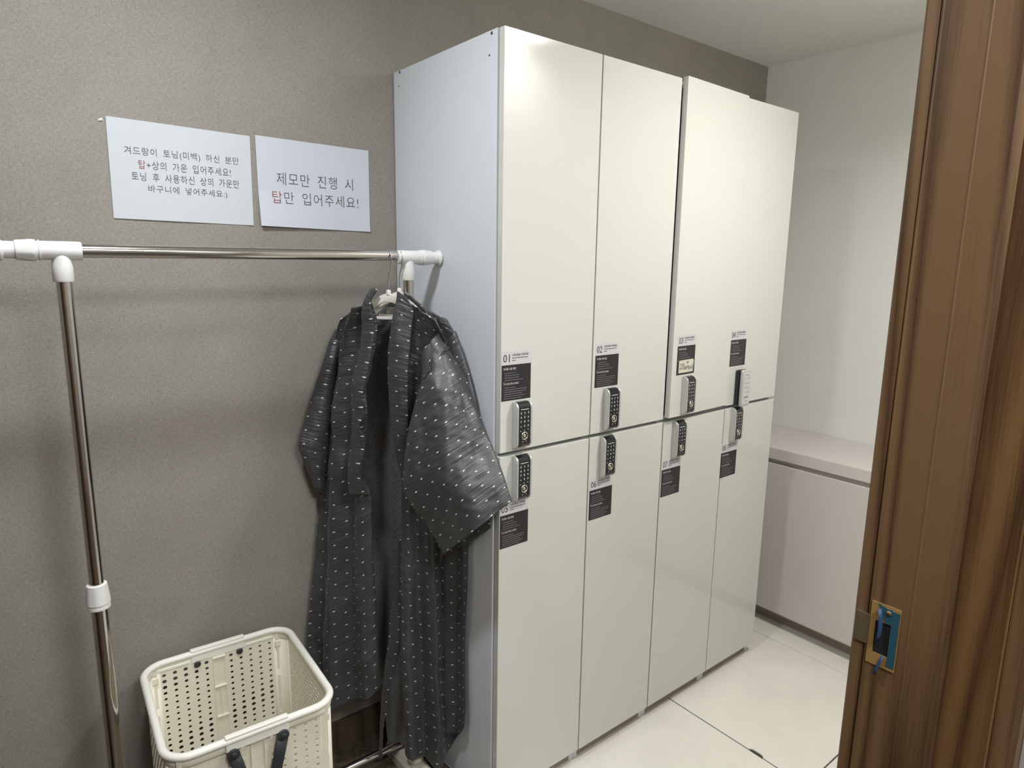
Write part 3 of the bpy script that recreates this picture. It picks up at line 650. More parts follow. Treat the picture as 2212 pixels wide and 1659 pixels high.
BACK_PANEL=[[[-172,462,1285],[-158,443,1295],[-145,425,1304],[-135,409,1313],[-126,395,1322],[-119,382,1331],[-114,370,1338],[-111,358,1342],[-109,348,1346],[-107,338,1350],[-106,325,1349],[-102,307,1340],[-96,287,1332],[-88,266,1324],[-79,242,1316],[-69,217,1308],[-57,190,1301]],[[-191,469,1230],[-178,452,1238],[-165,434,1247],[-153,417,1256],[-142,400,1265],[-131,382,1274],[-122,365,1281],[-114,349,1286],[-106,332,1290],[-99,314,1285],[-92,297,1286],[-83,279,1279],[-75,260,1272],[-66,241,1265],[-56,222,1257],[-46,201,1250],[-36,181,1242]],[[-200,471,1173],[-186,455,1182],[-173,439,1190],[-160,423,1198],[-147,406,1207],[-135,389,1215],[-123,372,1223],[-113,354,1228],[-103,337,1233],[-93,318,1218],[-83,300,1220],[-74,281,1215],[-66,262,1210],[-58,243,1203],[-50,223,1196],[-42,203,1189],[-35,183,1183]],[[-208,472,1117],[-193,458,1124],[-179,443,1132],[-165,428,1140],[-152,412,1148],[-139,396,1156],[-126,379,1164],[-115,361,1169],[-103,344,1174],[-95,326,1149],[-85,307,1153],[-76,288,1149],[-67,269,1146],[-58,249,1140],[-51,228,1134],[-43,208,1128],[-37,186,1122]],[[-215,473,1059],[-200,460,1066],[-185,447,1073],[-170,433,1081],[-156,418,1088],[-143,402,1096],[-129,386,1103],[-117,369,1109],[-105,351,1115],[-97,334,1079],[-87,315,1084],[-77,296,1083],[-68,276,1081],[-59,255,1076],[-52,234,1071],[-44,212,1066],[-38,189,1061]],[[-222,474,1002],[-207,462,1008],[-191,449,1014],[-176,436,1021],[-162,422,1028],[-148,406,1035],[-134,390,1043],[-121,374,1049],[-109,356,1055],[-100,339,1009],[-89,320,1015],[-78,301,1015],[-69,280,1015],[-59,259,1011],[-51,237,1007],[-43,215,1002],[-36,191,999]],[[-227,474,944],[-211,462,949],[-196,450,955],[-180,436,961],[-166,422,967],[-151,407,974],[-137,391,982],[-124,375,988],[-112,357,995],[-101,340,938],[-89,321,946],[-78,302,947],[-68,281,949],[-58,260,946],[-49,239,942],[-40,216,938],[-33,193,935]],[[-233,474,885],[-216,462,890],[-200,450,895],[-184,437,901],[-169,422,906],[-154,408,913],[-140,392,921],[-126,375,927],[-113,358,934],[-102,341,865],[-90,322,875],[-78,303,878],[-67,283,882],[-57,262,879],[-47,240,876],[-38,218,873],[-30,195,870]],[[-238,474,826],[-221,462,830],[-205,450,835],[-188,437,840],[-173,423,845],[-157,408,851],[-143,393,859],[-129,376,866],[-115,359,872],[-104,342,792],[-91,324,803],[-78,304,808],[-67,284,813],[-56,263,811],[-45,242,809],[-35,219,806],[-26,196,804]],[[-244,474,767],[-227,463,770],[-210,450,774],[-193,437,778],[-177,423,783],[-161,409,788],[-146,393,796],[-131,377,803],[-117,360,810],[-105,343,718],[-92,325,730],[-79,305,737],[-66,285,744],[-55,265,743],[-43,243,740],[-33,221,739],[-23,198,737]],[[-250,474,707],[-232,463,710],[-215,450,713],[-198,437,716],[-181,424,720],[-165,409,725],[-149,394,733],[-133,378,740],[-119,361,747],[-107,344,643],[-93,326,656],[-79,307,665],[-66,287,673],[-53,266,673],[-42,245,671],[-30,223,670],[-20,200,669]],[[-256,474,647],[-238,463,649],[-220,451,651],[-203,438,654],[-185,424,657],[-169,410,661],[-152,394,669],[-136,378,676],[-121,361,683],[-110,344,567],[-94,326,582],[-80,307,592],[-66,287,602],[-53,267,603],[-41,245,602],[-29,223,601],[-18,200,601]],[[-263,474,586],[-244,463,587],[-226,451,589],[-208,438,591],[-190,424,593],[-173,410,597],[-156,395,604],[-139,379,612],[-123,362,619],[-113,344,490],[-97,326,507],[-82,307,519],[-67,287,531],[-54,267,532],[-41,245,531],[-28,223,531],[-17,200,532]],[[-269,474,525],[-250,463,525],[-231,451,526],[-213,438,527],[-195,424,529],[-177,410,532],[-159,395,539],[-142,379,547],[-126,362,554],[-116,344,412],[-99,326,431],[-83,307,445],[-68,287,458],[-54,267,460],[-40,245,460],[-28,223,461],[-16,200,462]],[[-275,474,463],[-256,463,463],[-237,451,463],[-218,438,463],[-200,424,464],[-182,410,466],[-163,395,474],[-146,379,481],[-129,362,489],[-119,344,334],[-101,326,353],[-85,307,369],[-69,287,385],[-54,267,387],[-40,245,388],[-27,223,389],[-14,200,391]],[[-282,474,401],[-262,463,400],[-243,451,399],[-224,438,398],[-205,424,398],[-186,410,400],[-167,395,408],[-149,379,415],[-132,362,423],[-122,344,254],[-104,326,275],[-86,307,293],[-70,287,310],[-55,267,313],[-40,245,314],[-26,223,316],[-13,200,318]],[[-288,474,338],[-268,463,336],[-249,451,334],[-229,438,333],[-210,424,332],[-191,410,333],[-172,395,341],[-153,379,348],[-135,362,356],[-124,344,173],[-106,326,196],[-88,307,215],[-71,287,234],[-55,267,238],[-40,245,240],[-25,223,242],[-12,199,246]],[[-295,474,275],[-275,463,272],[-254,451,269],[-234,438,267],[-215,424,265],[-195,410,266],[-176,395,273],[-157,379,280],[-138,362,289],[-126,344,90],[-107,326,115],[-89,307,136],[-72,287,157],[-55,267,162],[-39,245,164],[-24,223,167],[-12,197,173]],[[-302,474,212],[-281,463,207],[-260,451,204],[-240,438,201],[-220,424,198],[-200,410,198],[-180,395,205],[-160,379,212],[-141,362,220],[-128,344,6],[-108,326,33],[-90,307,56],[-72,287,79],[-55,267,85],[-39,245,87],[-23,223,90],[-12,194,100]]]
NEAR_FRONT=[[[-132,198,1348],[-128,189,1342],[-125,179,1336],[-122,169,1330],[-119,160,1325],[-116,149,1321],[-111,138,1314],[-102,126,1306],[-94,117,1297]],[[-120,203,1287],[-116,192,1281],[-112,182,1274],[-106,172,1269],[-99,162,1264],[-91,153,1259],[-82,144,1253],[-72,136,1245],[-64,129,1239]],[[-122,211,1225],[-116,199,1218],[-110,189,1212],[-102,180,1206],[-94,173,1200],[-85,167,1195],[-75,161,1189],[-64,158,1182],[-53,155,1178]],[[-128,212,1163],[-120,202,1156],[-112,193,1149],[-104,184,1142],[-94,177,1137],[-84,171,1132],[-74,165,1127],[-62,161,1121],[-50,157,1119]],[[-128,214,1099],[-121,203,1092],[-113,193,1085],[-104,184,1079],[-95,177,1073],[-84,171,1068],[-73,166,1063],[-61,162,1058],[-48,160,1060]],[[-128,216,1035],[-121,204,1027],[-113,194,1020],[-104,185,1014],[-94,177,1008],[-83,171,1002],[-71,167,999],[-58,163,995],[-45,162,999]],[[-129,218,970],[-122,206,962],[-114,196,954],[-105,187,948],[-94,179,942],[-83,173,936],[-70,168,933],[-56,165,930],[-42,163,937]],[[-136,220,905],[-128,208,896],[-118,197,888],[-107,188,881],[-96,181,875],[-83,175,869],[-69,170,866],[-54,167,864],[-39,165,875]],[[-139,221,838],[-129,209,828],[-119,199,820],[-107,190,813],[-95,182,806],[-81,176,800],[-67,172,798],[-51,169,797],[-35,167,811]],[[-140,223,770],[-130,211,760],[-119,201,750],[-107,192,743],[-94,184,736],[-80,178,730],[-65,174,728],[-49,170,729],[-32,168,746]],[[-142,225,701],[-131,213,690],[-120,202,680],[-107,193,673],[-93,186,665],[-78,179,659],[-63,175,658],[-46,171,660],[-29,170,680]],[[-143,226,631],[-132,214,620],[-120,203,609],[-106,194,601],[-92,186,594],[-77,179,588],[-61,174,587],[-44,170,591],[-26,169,614]],[[-144,228,560],[-132,215,548],[-120,204,537],[-106,194,529],[-91,186,521],[-75,179,515],[-59,173,516],[-41,169,520],[-24,168,547]],[[-145,229,488],[-133,216,475],[-120,205,464],[-105,195,455],[-90,186,448],[-74,178,441],[-57,173,443],[-39,168,449],[-21,166,480]],[[-145,230,414],[-132,217,401],[-118,205,389],[-104,194,380],[-88,186,372],[-72,178,366],[-55,172,368],[-37,168,376],[-18,165,411]],[[-144,230,339],[-131,217,325],[-117,205,313],[-102,194,304],[-87,186,296],[-70,178,289],[-53,172,292],[-34,168,302],[-16,165,341]],[[-142,230,264],[-129,217,249],[-115,205,236],[-100,194,226],[-84,186,218],[-68,178,211],[-50,172,215],[-32,168,226],[-14,165,269]],[[-140,230,186],[-126,217,170],[-112,205,157],[-98,194,147],[-82,186,138],[-65,178,132],[-48,172,137],[-30,168,149],[-12,164,197]],[[-138,230,107],[-126,217,91],[-112,205,78],[-99,194,68],[-84,186,60],[-68,178,54],[-50,172,59],[-31,168,73],[-12,161,127]]]
NEAR_LAPEL=[[[-147,218,1369],[-146,214,1370],[-144,209,1367],[-141,201,1362],[-137,192,1357]],[[-153,215,1337],[-148,206,1338],[-142,196,1335],[-135,187,1330],[-127,178,1326]],[[-163,215,1304],[-156,203,1305],[-148,193,1302],[-140,185,1298],[-130,178,1294]],[[-169,215,1271],[-162,202,1273],[-154,191,1270],[-144,183,1266],[-133,178,1262]],[[-175,215,1238],[-167,201,1240],[-159,191,1237],[-148,183,1234],[-136,178,1230]],[[-177,215,1204],[-169,201,1206],[-161,191,1204],[-151,183,1201],[-140,178,1197]],[[-178,215,1171],[-172,201,1173],[-163,190,1171],[-154,183,1168],[-142,178,1165]],[[-178,214,1137],[-171,201,1139],[-164,190,1137],[-154,183,1135],[-143,178,1132]],[[-177,213,1102],[-171,200,1104],[-164,190,1104],[-155,182,1102],[-144,178,1099]],[[-175,212,1068],[-170,199,1070],[-163,189,1070],[-155,182,1068],[-145,178,1065]],[[-173,209,1033],[-169,197,1036],[-163,187,1035],[-155,181,1034],[-146,178,1032]],[[-171,206,998],[-168,195,1001],[-162,186,1001],[-156,181,1000],[-147,178,998]],[[-167,203,963],[-165,192,966],[-161,185,966],[-156,180,965],[-149,179,964]],[[-161,198,928],[-161,189,930],[-159,183,931],[-156,181,931],[-151,181,929]],[[-155,193,892],[-157,186,894],[-157,182,895],[-156,181,895],[-153,183,894]]]
FAR_LAPEL=[[[-168,282,1369],[-168,277,1369],[-167,272,1369],[-167,268,1369],[-166,263,1369]],[[-185,294,1342],[-184,289,1342],[-183,285,1341],[-181,282,1341],[-179,278,1341]],[[-194,298,1314],[-191,292,1314],[-188,287,1314],[-185,282,1314],[-181,279,1314]],[[-191,298,1286],[-188,291,1286],[-184,284,1286],[-180,279,1286],[-176,275,1286]],[[-192,298,1258],[-190,290,1259],[-187,284,1259],[-184,279,1259],[-179,275,1258]],[[-194,298,1230],[-193,290,1231],[-190,284,1231],[-187,278,1231],[-184,275,1231]],[[-198,298,1203],[-197,290,1203],[-195,284,1203],[-193,278,1203],[-190,275,1203]],[[-203,298,1174],[-202,291,1175],[-201,285,1175],[-199,280,1175],[-196,277,1175]],[[-208,299,1146],[-208,292,1147],[-207,287,1147],[-205,282,1147],[-203,280,1147]],[[-212,300,1118],[-213,293,1119],[-212,288,1119],[-211,284,1119],[-209,282,1119]],[[-214,300,1090],[-215,293,1090],[-214,287,1091],[-213,283,1091],[-211,281,1091]],[[-216,300,1061],[-215,292,1062],[-213,286,1062],[-211,281,1062],[-208,278,1062]],[[-218,300,1032],[-219,293,1033],[-219,288,1034],[-218,284,1034],[-217,282,1034]],[[-220,300,1003],[-219,292,1004],[-216,286,1004],[-213,282,1004],[-209,279,1004]],[[-223,301,974],[-221,293,975],[-218,287,975],[-214,282,975],[-210,279,975]],[[-228,303,945],[-228,296,946],[-226,290,946],[-224,286,946],[-221,284,946]],[[-234,305,915],[-232,298,917],[-230,292,917],[-228,288,917],[-224,285,917]],[[-239,305,887],[-235,298,887],[-230,292,887],[-224,288,887],[-217,285,885]],[[-245,305,858],[-235,298,857],[-225,292,856],[-214,288,854],[-202,285,852]]]
NEAR_SLEEVE=[[[-119,150,1218],[-116,147,1224],[-113,144,1230],[-110,142,1236],[-106,141,1242],[-101,141,1247],[-96,141,1253],[-91,142,1259],[-85,144,1264],[-79,147,1270],[-72,150,1275]],[[-121,141,1187],[-119,135,1194],[-116,130,1201],[-112,127,1208],[-107,125,1215],[-102,124,1221],[-96,124,1227],[-90,126,1234],[-82,128,1240],[-74,132,1245],[-65,137,1251]],[[-128,134,1157],[-125,125,1165],[-122,119,1173],[-117,114,1181],[-112,110,1188],[-106,108,1196],[-98,108,1202],[-90,109,1209],[-80,112,1215],[-69,117,1221],[-58,123,1227]],[[-141,130,1128],[-138,119,1137],[-133,110,1147],[-127,103,1155],[-120,97,1163],[-112,94,1171],[-102,93,1178],[-91,95,1185],[-78,98,1192],[-64,103,1198],[-49,110,1204]],[[-154,127,1099],[-149,114,1110],[-143,102,1120],[-136,93,1129],[-127,87,1138],[-117,82,1146],[-105,81,1154],[-92,81,1161],[-76,84,1168],[-60,90,1174],[-41,97,1180]],[[-165,125,1070],[-159,110,1081],[-151,97,1092],[-142,87,1102],[-131,80,1111],[-119,75,1120],[-105,72,1128],[-90,71,1136],[-73,73,1143],[-54,78,1150],[-33,85,1157]],[[-175,123,1040],[-167,107,1052],[-158,93,1064],[-148,82,1074],[-136,73,1084],[-122,67,1094],[-108,63,1102],[-91,62,1110],[-73,63,1118],[-52,66,1125],[-30,72,1132]],[[-182,121,1009],[-173,104,1022],[-163,89,1035],[-151,77,1046],[-139,67,1057],[-124,60,1066],[-109,55,1076],[-91,52,1084],[-72,52,1092],[-50,54,1100],[-27,59,1107]],[[-188,119,978],[-178,101,992],[-167,85,1005],[-154,72,1017],[-141,61,1029],[-126,53,1039],[-109,47,1049],[-90,43,1058],[-70,42,1067],[-48,43,1075],[-23,47,1082]],[[-192,117,947],[-182,98,962],[-170,82,976],[-156,67,989],[-142,56,1001],[-126,46,1012],[-108,39,1022],[-88,35,1032],[-67,33,1041],[-44,33,1049],[-18,36,1057]],[[-196,115,915],[-184,95,931],[-171,78,946],[-157,62,960],[-142,50,972],[-125,39,984],[-107,31,996],[-86,26,1006],[-64,23,1015],[-40,22,1024],[-14,24,1032]],[[-188,108,884],[-177,88,901],[-164,70,917],[-151,54,932],[-136,40,945],[-119,29,958],[-101,21,970],[-81,14,980],[-60,11,990],[-36,9,1000],[-12,8,1009]],[[-175,100,856],[-164,78,874],[-153,59,890],[-141,43,906],[-127,29,920],[-112,17,933],[-95,8,945],[-77,1,957],[-56,-4,967],[-34,-6,976],[-12,-9,986]],[[-157,90,830],[-148,68,848],[-139,48,865],[-128,31,881],[-116,16,896],[-103,3,910],[-88,-7,922],[-71,-14,934],[-53,-19,944],[-32,-22,954],[-10,-23,963]],[[-143,81,801],[-136,58,820],[-128,38,838],[-119,20,855],[-108,4,870],[-96,-9,885],[-83,-19,898],[-67,-28,910],[-50,-34,921],[-31,-37,931],[-10,-38,940]],[[-130,71,771],[-125,48,792],[-118,27,810],[-110,9,828],[-101,-7,844],[-90,-21,859],[-78,-32,873],[-64,-41,886],[-48,-47,897],[-30,-51,907],[-11,-53,917]],[[-119,60,742],[-115,37,763],[-109,16,783],[-102,-3,801],[-94,-19,818],[-84,-32,834],[-73,-44,848],[-60,-53,861],[-45,-59,873],[-28,-63,884],[-9,-65,893]]]
FRONT_FACING=[[[-139,245,722],[-137,244,722],[-135,242,722],[-133,241,722],[-131,240,722]],[[-142,249,687],[-139,247,688],[-137,245,688],[-134,242,688],[-131,240,688]],[[-146,253,652],[-142,250,653],[-139,247,653],[-135,243,653],[-132,240,654]],[[-150,256,617],[-145,252,618],[-141,248,618],[-137,244,619],[-132,240,619]],[[-153,258,582],[-148,253,583],[-143,249,584],[-138,244,584],[-133,240,585]],[[-157,260,547],[-151,255,548],[-145,250,549],[-140,245,549],[-134,240,550]],[[-160,262,512],[-154,256,513],[-147,251,513],[-141,245,514],[-134,240,515]],[[-163,263,476],[-156,257,477],[-149,252,478],[-142,246,478],[-135,240,479]],[[-165,265,440],[-158,259,441],[-150,252,442],[-143,246,443],[-136,240,444]],[[-169,267,404],[-162,262,405],[-155,256,405],[-148,251,406],[-141,245,407]],[[-174,269,368],[-167,265,368],[-161,261,369],[-154,256,369],[-147,252,369]],[[-178,271,332],[-172,268,332],[-166,265,332],[-161,261,332],[-155,258,332]],[[-182,274,295],[-178,271,295],[-173,269,295],[-168,266,295],[-163,264,296]],[[-186,275,258],[-182,274,258],[-179,273,258],[-175,271,259],[-171,269,259]],[[-188,276,221],[-184,275,221],[-180,273,221],[-175,272,221],[-171,270,221]],[[-191,277,183],[-188,276,184],[-185,275,184],[-182,274,184],[-179,273,185]],[[-193,278,146],[-191,277,146],[-188,277,147],[-186,276,147],[-183,275,148]],[[-195,279,108],[-193,278,108],[-190,277,109],[-188,276,110],[-185,275,111]],[[-198,280,69],[-195,279,70],[-192,278,71],[-190,276,72],[-187,275,73]]]
REAR_FRONT=[[[-87,268,1355],[-87,263,1350],[-86,257,1346],[-85,250,1342],[-83,242,1337],[-82,234,1333],[-81,225,1329],[-63,210,1322],[-54,199,1315],[-43,186,1308],[-33,172,1301]],[[-79,260,1295],[-74,251,1291],[-68,241,1287],[-63,230,1283],[-57,219,1279],[-51,206,1275],[-45,194,1271],[-39,180,1264],[-34,166,1258],[-28,151,1253],[-22,136,1248]],[[-77,260,1235],[-71,247,1231],[-65,234,1227],[-59,220,1223],[-53,206,1220],[-47,191,1216],[-41,176,1213],[-36,160,1207],[-30,143,1202],[-25,127,1197],[-21,110,1195]],[[-76,260,1173],[-69,245,1170],[-63,229,1166],[-57,212,1163],[-51,196,1160],[-46,179,1157],[-40,162,1155],[-35,143,1150],[-31,124,1146],[-26,107,1142],[-22,90,1141]],[[-74,260,1111],[-68,243,1108],[-62,226,1105],[-56,209,1102],[-50,193,1099],[-45,176,1097],[-40,159,1094],[-35,143,1090],[-30,126,1086],[-26,110,1083],[-21,93,1084]],[[-72,260,1047],[-66,243,1045],[-61,227,1042],[-55,210,1040],[-50,194,1037],[-45,177,1035],[-40,161,1033],[-35,145,1028],[-30,129,1025],[-26,112,1023],[-21,96,1026]],[[-73,258,984],[-67,242,981],[-61,226,979],[-56,210,977],[-50,194,974],[-45,178,972],[-40,162,970],[-35,146,966],[-30,131,964],[-26,115,963],[-21,99,967]],[[-74,257,919],[-68,241,917],[-62,225,915],[-56,210,913],[-50,194,911],[-45,178,909],[-39,163,907],[-34,148,903],[-29,132,901],[-24,117,901],[-19,102,907]],[[-74,255,854],[-68,240,852],[-62,224,850],[-56,209,848],[-50,194,846],[-44,179,844],[-38,164,842],[-32,149,839],[-27,134,837],[-21,119,838],[-16,104,846]],[[-75,253,788],[-68,238,786],[-62,224,784],[-55,209,782],[-49,194,780],[-43,179,778],[-37,165,777],[-30,150,773],[-24,136,772],[-19,121,773],[-13,107,784]],[[-76,252,722],[-69,237,720],[-62,223,718],[-55,208,716],[-48,194,714],[-42,180,712],[-35,166,710],[-29,152,707],[-22,138,706],[-16,123,708],[-10,109,720]],[[-76,250,655],[-69,236,652],[-62,222,650],[-55,208,648],[-48,194,646],[-42,180,645],[-35,166,643],[-29,152,640],[-23,138,640],[-17,124,643],[-10,110,657]],[[-76,250,585],[-69,236,584],[-62,222,582],[-56,208,580],[-49,194,578],[-43,180,577],[-36,166,575],[-30,153,572],[-24,139,573],[-18,125,577],[-12,110,594]],[[-76,250,515],[-69,236,514],[-63,223,512],[-56,209,510],[-49,196,508],[-43,182,507],[-36,169,505],[-30,156,503],[-24,143,504],[-18,129,509],[-12,115,527]],[[-76,250,444],[-69,237,443],[-63,224,441],[-56,211,439],[-49,198,437],[-43,185,436],[-36,172,434],[-30,159,432],[-24,146,434],[-18,133,439],[-12,119,460]],[[-76,250,372],[-70,237,371],[-63,224,369],[-56,210,368],[-50,197,366],[-43,184,365],[-37,170,364],[-31,157,363],[-25,143,365],[-19,130,372],[-13,117,395]],[[-76,250,299],[-70,237,298],[-63,223,297],[-56,209,296],[-50,196,295],[-44,182,294],[-38,168,294],[-32,155,293],[-26,141,296],[-20,127,305],[-14,115,329]],[[-76,250,225],[-70,236,224],[-63,222,223],[-57,208,223],[-50,194,222],[-44,180,222],[-38,166,222],[-32,152,222],[-27,138,227],[-21,125,236],[-15,112,263]],[[-76,250,150],[-70,236,149],[-63,223,148],[-57,210,148],[-51,197,147],[-45,184,146],[-40,171,146],[-34,159,145],[-29,146,150],[-23,132,161],[-17,115,193]]]
REAR_SLEEVE=[[[-43,160,1245],[-41,157,1249],[-40,154,1253],[-38,151,1257],[-37,148,1260],[-35,146,1264],[-33,144,1268],[-31,142,1271],[-29,140,1275]],[[-44,154,1203],[-42,149,1207],[-40,145,1212],[-37,141,1216],[-34,137,1221],[-31,134,1225],[-28,131,1229],[-24,129,1233],[-20,127,1237]],[[-47,150,1160],[-44,143,1166],[-41,137,1171],[-38,131,1176],[-34,126,1181],[-30,122,1185],[-25,118,1190],[-20,114,1195],[-15,112,1199]],[[-50,150,1117],[-47,140,1123],[-43,132,1129],[-39,124,1135],[-35,116,1141],[-30,110,1146],[-25,104,1151],[-19,99,1156],[-13,95,1161]],[[-53,150,1073],[-50,139,1080],[-46,128,1087],[-41,118,1094],[-36,109,1100],[-31,100,1106],[-25,92,1112],[-19,85,1117],[-12,79,1123]],[[-55,147,1030],[-51,134,1038],[-47,122,1045],[-42,111,1052],[-37,100,1059],[-32,90,1066],[-26,81,1072],[-19,72,1079],[-13,65,1085]],[[-56,144,986],[-52,130,994],[-47,118,1002],[-42,106,1010],[-36,95,1017],[-31,85,1024],[-24,76,1031],[-17,67,1037],[-10,59,1044]],[[-57,140,942],[-52,126,951],[-47,114,959],[-42,102,967],[-36,91,975],[-29,80,982],[-23,70,989],[-15,61,996],[-10,50,1004]],[[-57,132,899],[-52,119,908],[-46,107,916],[-40,96,924],[-34,85,932],[-27,75,940],[-20,66,947],[-12,57,954],[-10,41,964]],[[-57,125,855],[-51,113,864],[-45,101,873],[-39,90,881],[-32,80,889],[-25,71,897],[-17,62,904],[-10,53,912],[-10,34,923]],[[-54,118,811],[-48,106,821],[-42,95,829],[-36,85,838],[-29,76,846],[-21,67,853],[-13,59,860],[-10,45,871],[-10,27,883]],[[-46,111,766],[-41,100,776],[-35,90,785],[-30,80,793],[-23,71,802],[-17,63,809],[-10,55,817],[-10,38,829],[-10,21,841]],[[-37,105,721],[-33,94,731],[-29,84,740],[-24,75,749],[-18,66,757],[-12,59,765],[-10,46,776],[-10,31,788],[-10,16,800]]]
REAR_COLLAR=[[[-118,241,1366],[-116,237,1364],[-114,233,1362],[-112,228,1359],[-111,223,1357]],[[-115,240,1357],[-113,235,1356],[-111,229,1354],[-108,223,1352],[-105,216,1351]],[[-110,237,1349],[-107,230,1348],[-105,224,1347],[-102,216,1345],[-99,209,1344]],[[-104,233,1341],[-101,226,1340],[-99,218,1339],[-97,210,1339],[-95,201,1338]],[[-99,229,1333],[-97,221,1332],[-95,212,1332],[-93,203,1332],[-91,194,1331]],[[-96,226,1324],[-94,216,1324],[-92,207,1325],[-90,197,1325],[-88,187,1325]],[[-93,222,1316],[-91,212,1317],[-89,202,1317],[-87,193,1318],[-85,183,1318]]]
SEAM=((-0.1364,0.1180,1.1730),(-0.0732,0.1050,1.2416))
CARE_AT=(-0.1276,0.2850,1.3165)
# ---------------------------------------------------------------- robes
def cr(p0, p1, p2, p3, t):
    return 0.5 * ((2*p1) + (p2-p0)*t + (2*p0-5*p1+4*p2-p3)*t*t + (3*p1-p0-3*p2+p3)*t*t*t)
def dense(G, nu, nv):
    G = [[Vector(c) / 1000 for c in r] for r in G]; R = len(G); Cn = len(G[0])
    def at_row(row, u):
        f = u * (Cn - 1); i = min(int(f), Cn - 2); t = f - i
        return cr(row[max(i-1,0)], row[i], row[i+1], row[min(i+2,Cn-1)], t)
    out = []
    for j in range(nv + 1):
        f = j / nv * (R - 1); k = min(int(f), R - 2); t = f - k
        rr = [G[max(k-1,0)], G[k], G[k+1], G[min(k+2,R-1)]]
        out.append([cr(*[at_row(r, i / nu) for r in rr], t) for i in range(nu + 1)])
    return out
def normals(P):
    nv, nu = len(P), len(P[0]); N = []
    for j in range(nv):
        row = []
        for i in range(nu):
            du = P[j][min(i+1,nu-1)] - P[j][max(i-1,0)]; dv = P[min(j+1,nv-1)][i] - P[max(j-1,0)][i]
            n = du.cross(dv)
            if n.length < 1e-9: n = NV.copy()
            n.normalize()
            if n.dot(Vector((-0.5, -0.85, 0.1))) < 0: n = -n
            row.append(n)
        N.append(row)
    return N
def keep(p, q):
    """cloth may not pass through the back wall or the locker side"""
    if q.y > 0.482: q.y = 0.482
    if q.x > -0.006 and q.y > -0.012: q.x = -0.006
    return q
def cloth(name, G, nu, nv, parent, pleat=None, crumple=0.002, mats=None, thick=0.0022, seed=0, closed=0.0, off=0.0):
    """one sheet of cloth from control points (mm), pleats and creases pushed along its normals;
    closed>0 makes a flattened tube of that half depth (a sleeve)"""
    P = dense(G, nu, nv); N = normals(P)
    nvv, nuu = len(P), len(P[0])
    def disp(u, v, c):
        d = off
        if pleat:
            k, a0, a1, ph, sk = pleat
            d += (a0 + (a1 - a0) * v) * math.sin(2 * math.pi * (k * u + sk * v) + ph + 0.5 * math.sin(3 * v + seed))
        q = Vector((c.x * 22 + seed, c.y * 22, c.z * 9))
        d += crumple * (noise.noise(q) + 0.5 * noise.noise(q * 2.3))
        q = Vector((c.x * 40 + seed, c.y * 40, c.z * 75))
        d += crumple * 0.28 * noise.noise(q)
        return d
    def sheet(sign, depth):
        rows = []
        for j in range(nvv):
            row = []
            for i in range(nuu):
                u, v = i / (nuu - 1), j / (nvv - 1)
                e = depth * math.sqrt(max(0.0, 1 - (2 * u - 1) ** 2)) if depth else 0
                k = min(1, 5 * min(u, 1 - u) + 0.15) if depth else 1
                d = disp(u, v, P[j][i]) * k
                q = P[j][i] + N[j][i] * (d + sign * e)
                row.append(keep(P[j][i], q))
            rows.append(row)
        return rows
    bm = bmesh.new(); uvl = bm.loops.layers.uv.new('UVMap')
    U = [0.0]
    for i in range(1, nuu): U.append(U[-1] + sum((P[j][i] - P[j][i-1]).length for j in range(nvv)) / nvv)
    V = [0.0]
    for j in range(1, nvv): V.append(V[-1] + sum((P[j][i] - P[j-1][i]).length for i in range(nuu)) / nuu)
    # local width per row so the weave is not squeezed
    Wd = []
    for j in range(nvv):
        a = [0.0]
        for i in range(1, nuu): a.append(a[-1] + (P[j][i] - P[j][i-1]).length)
        Wd.append([x - a[-1] / 2 for x in a])
    def put(rows, flip):
        vs = [[bm.verts.new(q) for q in r] for r in rows]
        for j in range(nvv - 1):
            for i in range(nuu - 1):
                idx = ((j, i), (j+1, i), (j+1, i+1), (j, i+1))
                if flip: idx = idx[::-1]
                f = bm.faces.new([vs[a][c] for a, c in idx]); f.smooth = True
                for lp, (a, c) in zip(f.loops, idx): lp[uvl].uv = (Wd[a][c] + 0.013 * seed, -V[a] + (0.02 if flip else 0))
        return vs
    n0 = (P[1][0] - P[0][0]).cross(P[0][1] - P[0][0])
    fl = n0.dot(N[0][0]) < 0
    if closed:
        put(sheet(1, closed), fl); put(sheet(-1, closed), not fl)
        bmesh.ops.remove_doubles(bm, verts=bm.verts[:], dist=0.0004)
    else: put(sheet(0, 0), fl)
    me = bpy.data.meshes.new(name); bm.to_mesh(me); bm.free()
    o = link(name, me, parent, mats or [M_SATIN, M_SATININ])
    sm = o.modifiers.new('cloth', 'SOLIDIFY'); sm.thickness = thick; sm.offset = -1; sm.material_offset = 1; sm.material_offset_rim = 0
    return o
def robe(label):
    return tag(empty('robe', (0, 0, 0)), label, 'robe', 'charcoal dotted robes on the rack')
rb = robe('front charcoal satin robe with white dots hanging open on the rack')
cloth('back_panel', BACK_PANEL, 80, 140, rb, (3.5, 0.003, 0.008, 0.6, 0), 0.003, [M_SATININ, M_SATIN], seed=3)
cloth('far_front_panel', FAR_FRONT, 60, 140, rb, (2.1, 0.010, 0.018, 2.6, 0.12), 0.007, seed=1)
cloth('near_front_panel', NEAR_FRONT, 60, 150, rb, (1.9, 0.003, 0.020, 0.9, 0), 0.006, seed=2)
cloth('sleeve', FAR_SLEEVE, 24, 50, rb, None, 0.004, seed=4, closed=0.012)
ns = cloth('sleeve', NEAR_SLEEVE, 56, 80, rb, (1.6, 0.001, 0.009, 1.2, 0.2), 0.006, seed=5, closed=0.016)
cloth('lapel', NEAR_LAPEL, 16, 110, rb, None, 0.0025, seed=6, thick=0.004)
cloth('front_facing', FRONT_FACING, 14, 70, rb, None, 0.002, seed=11, thick=0.002)
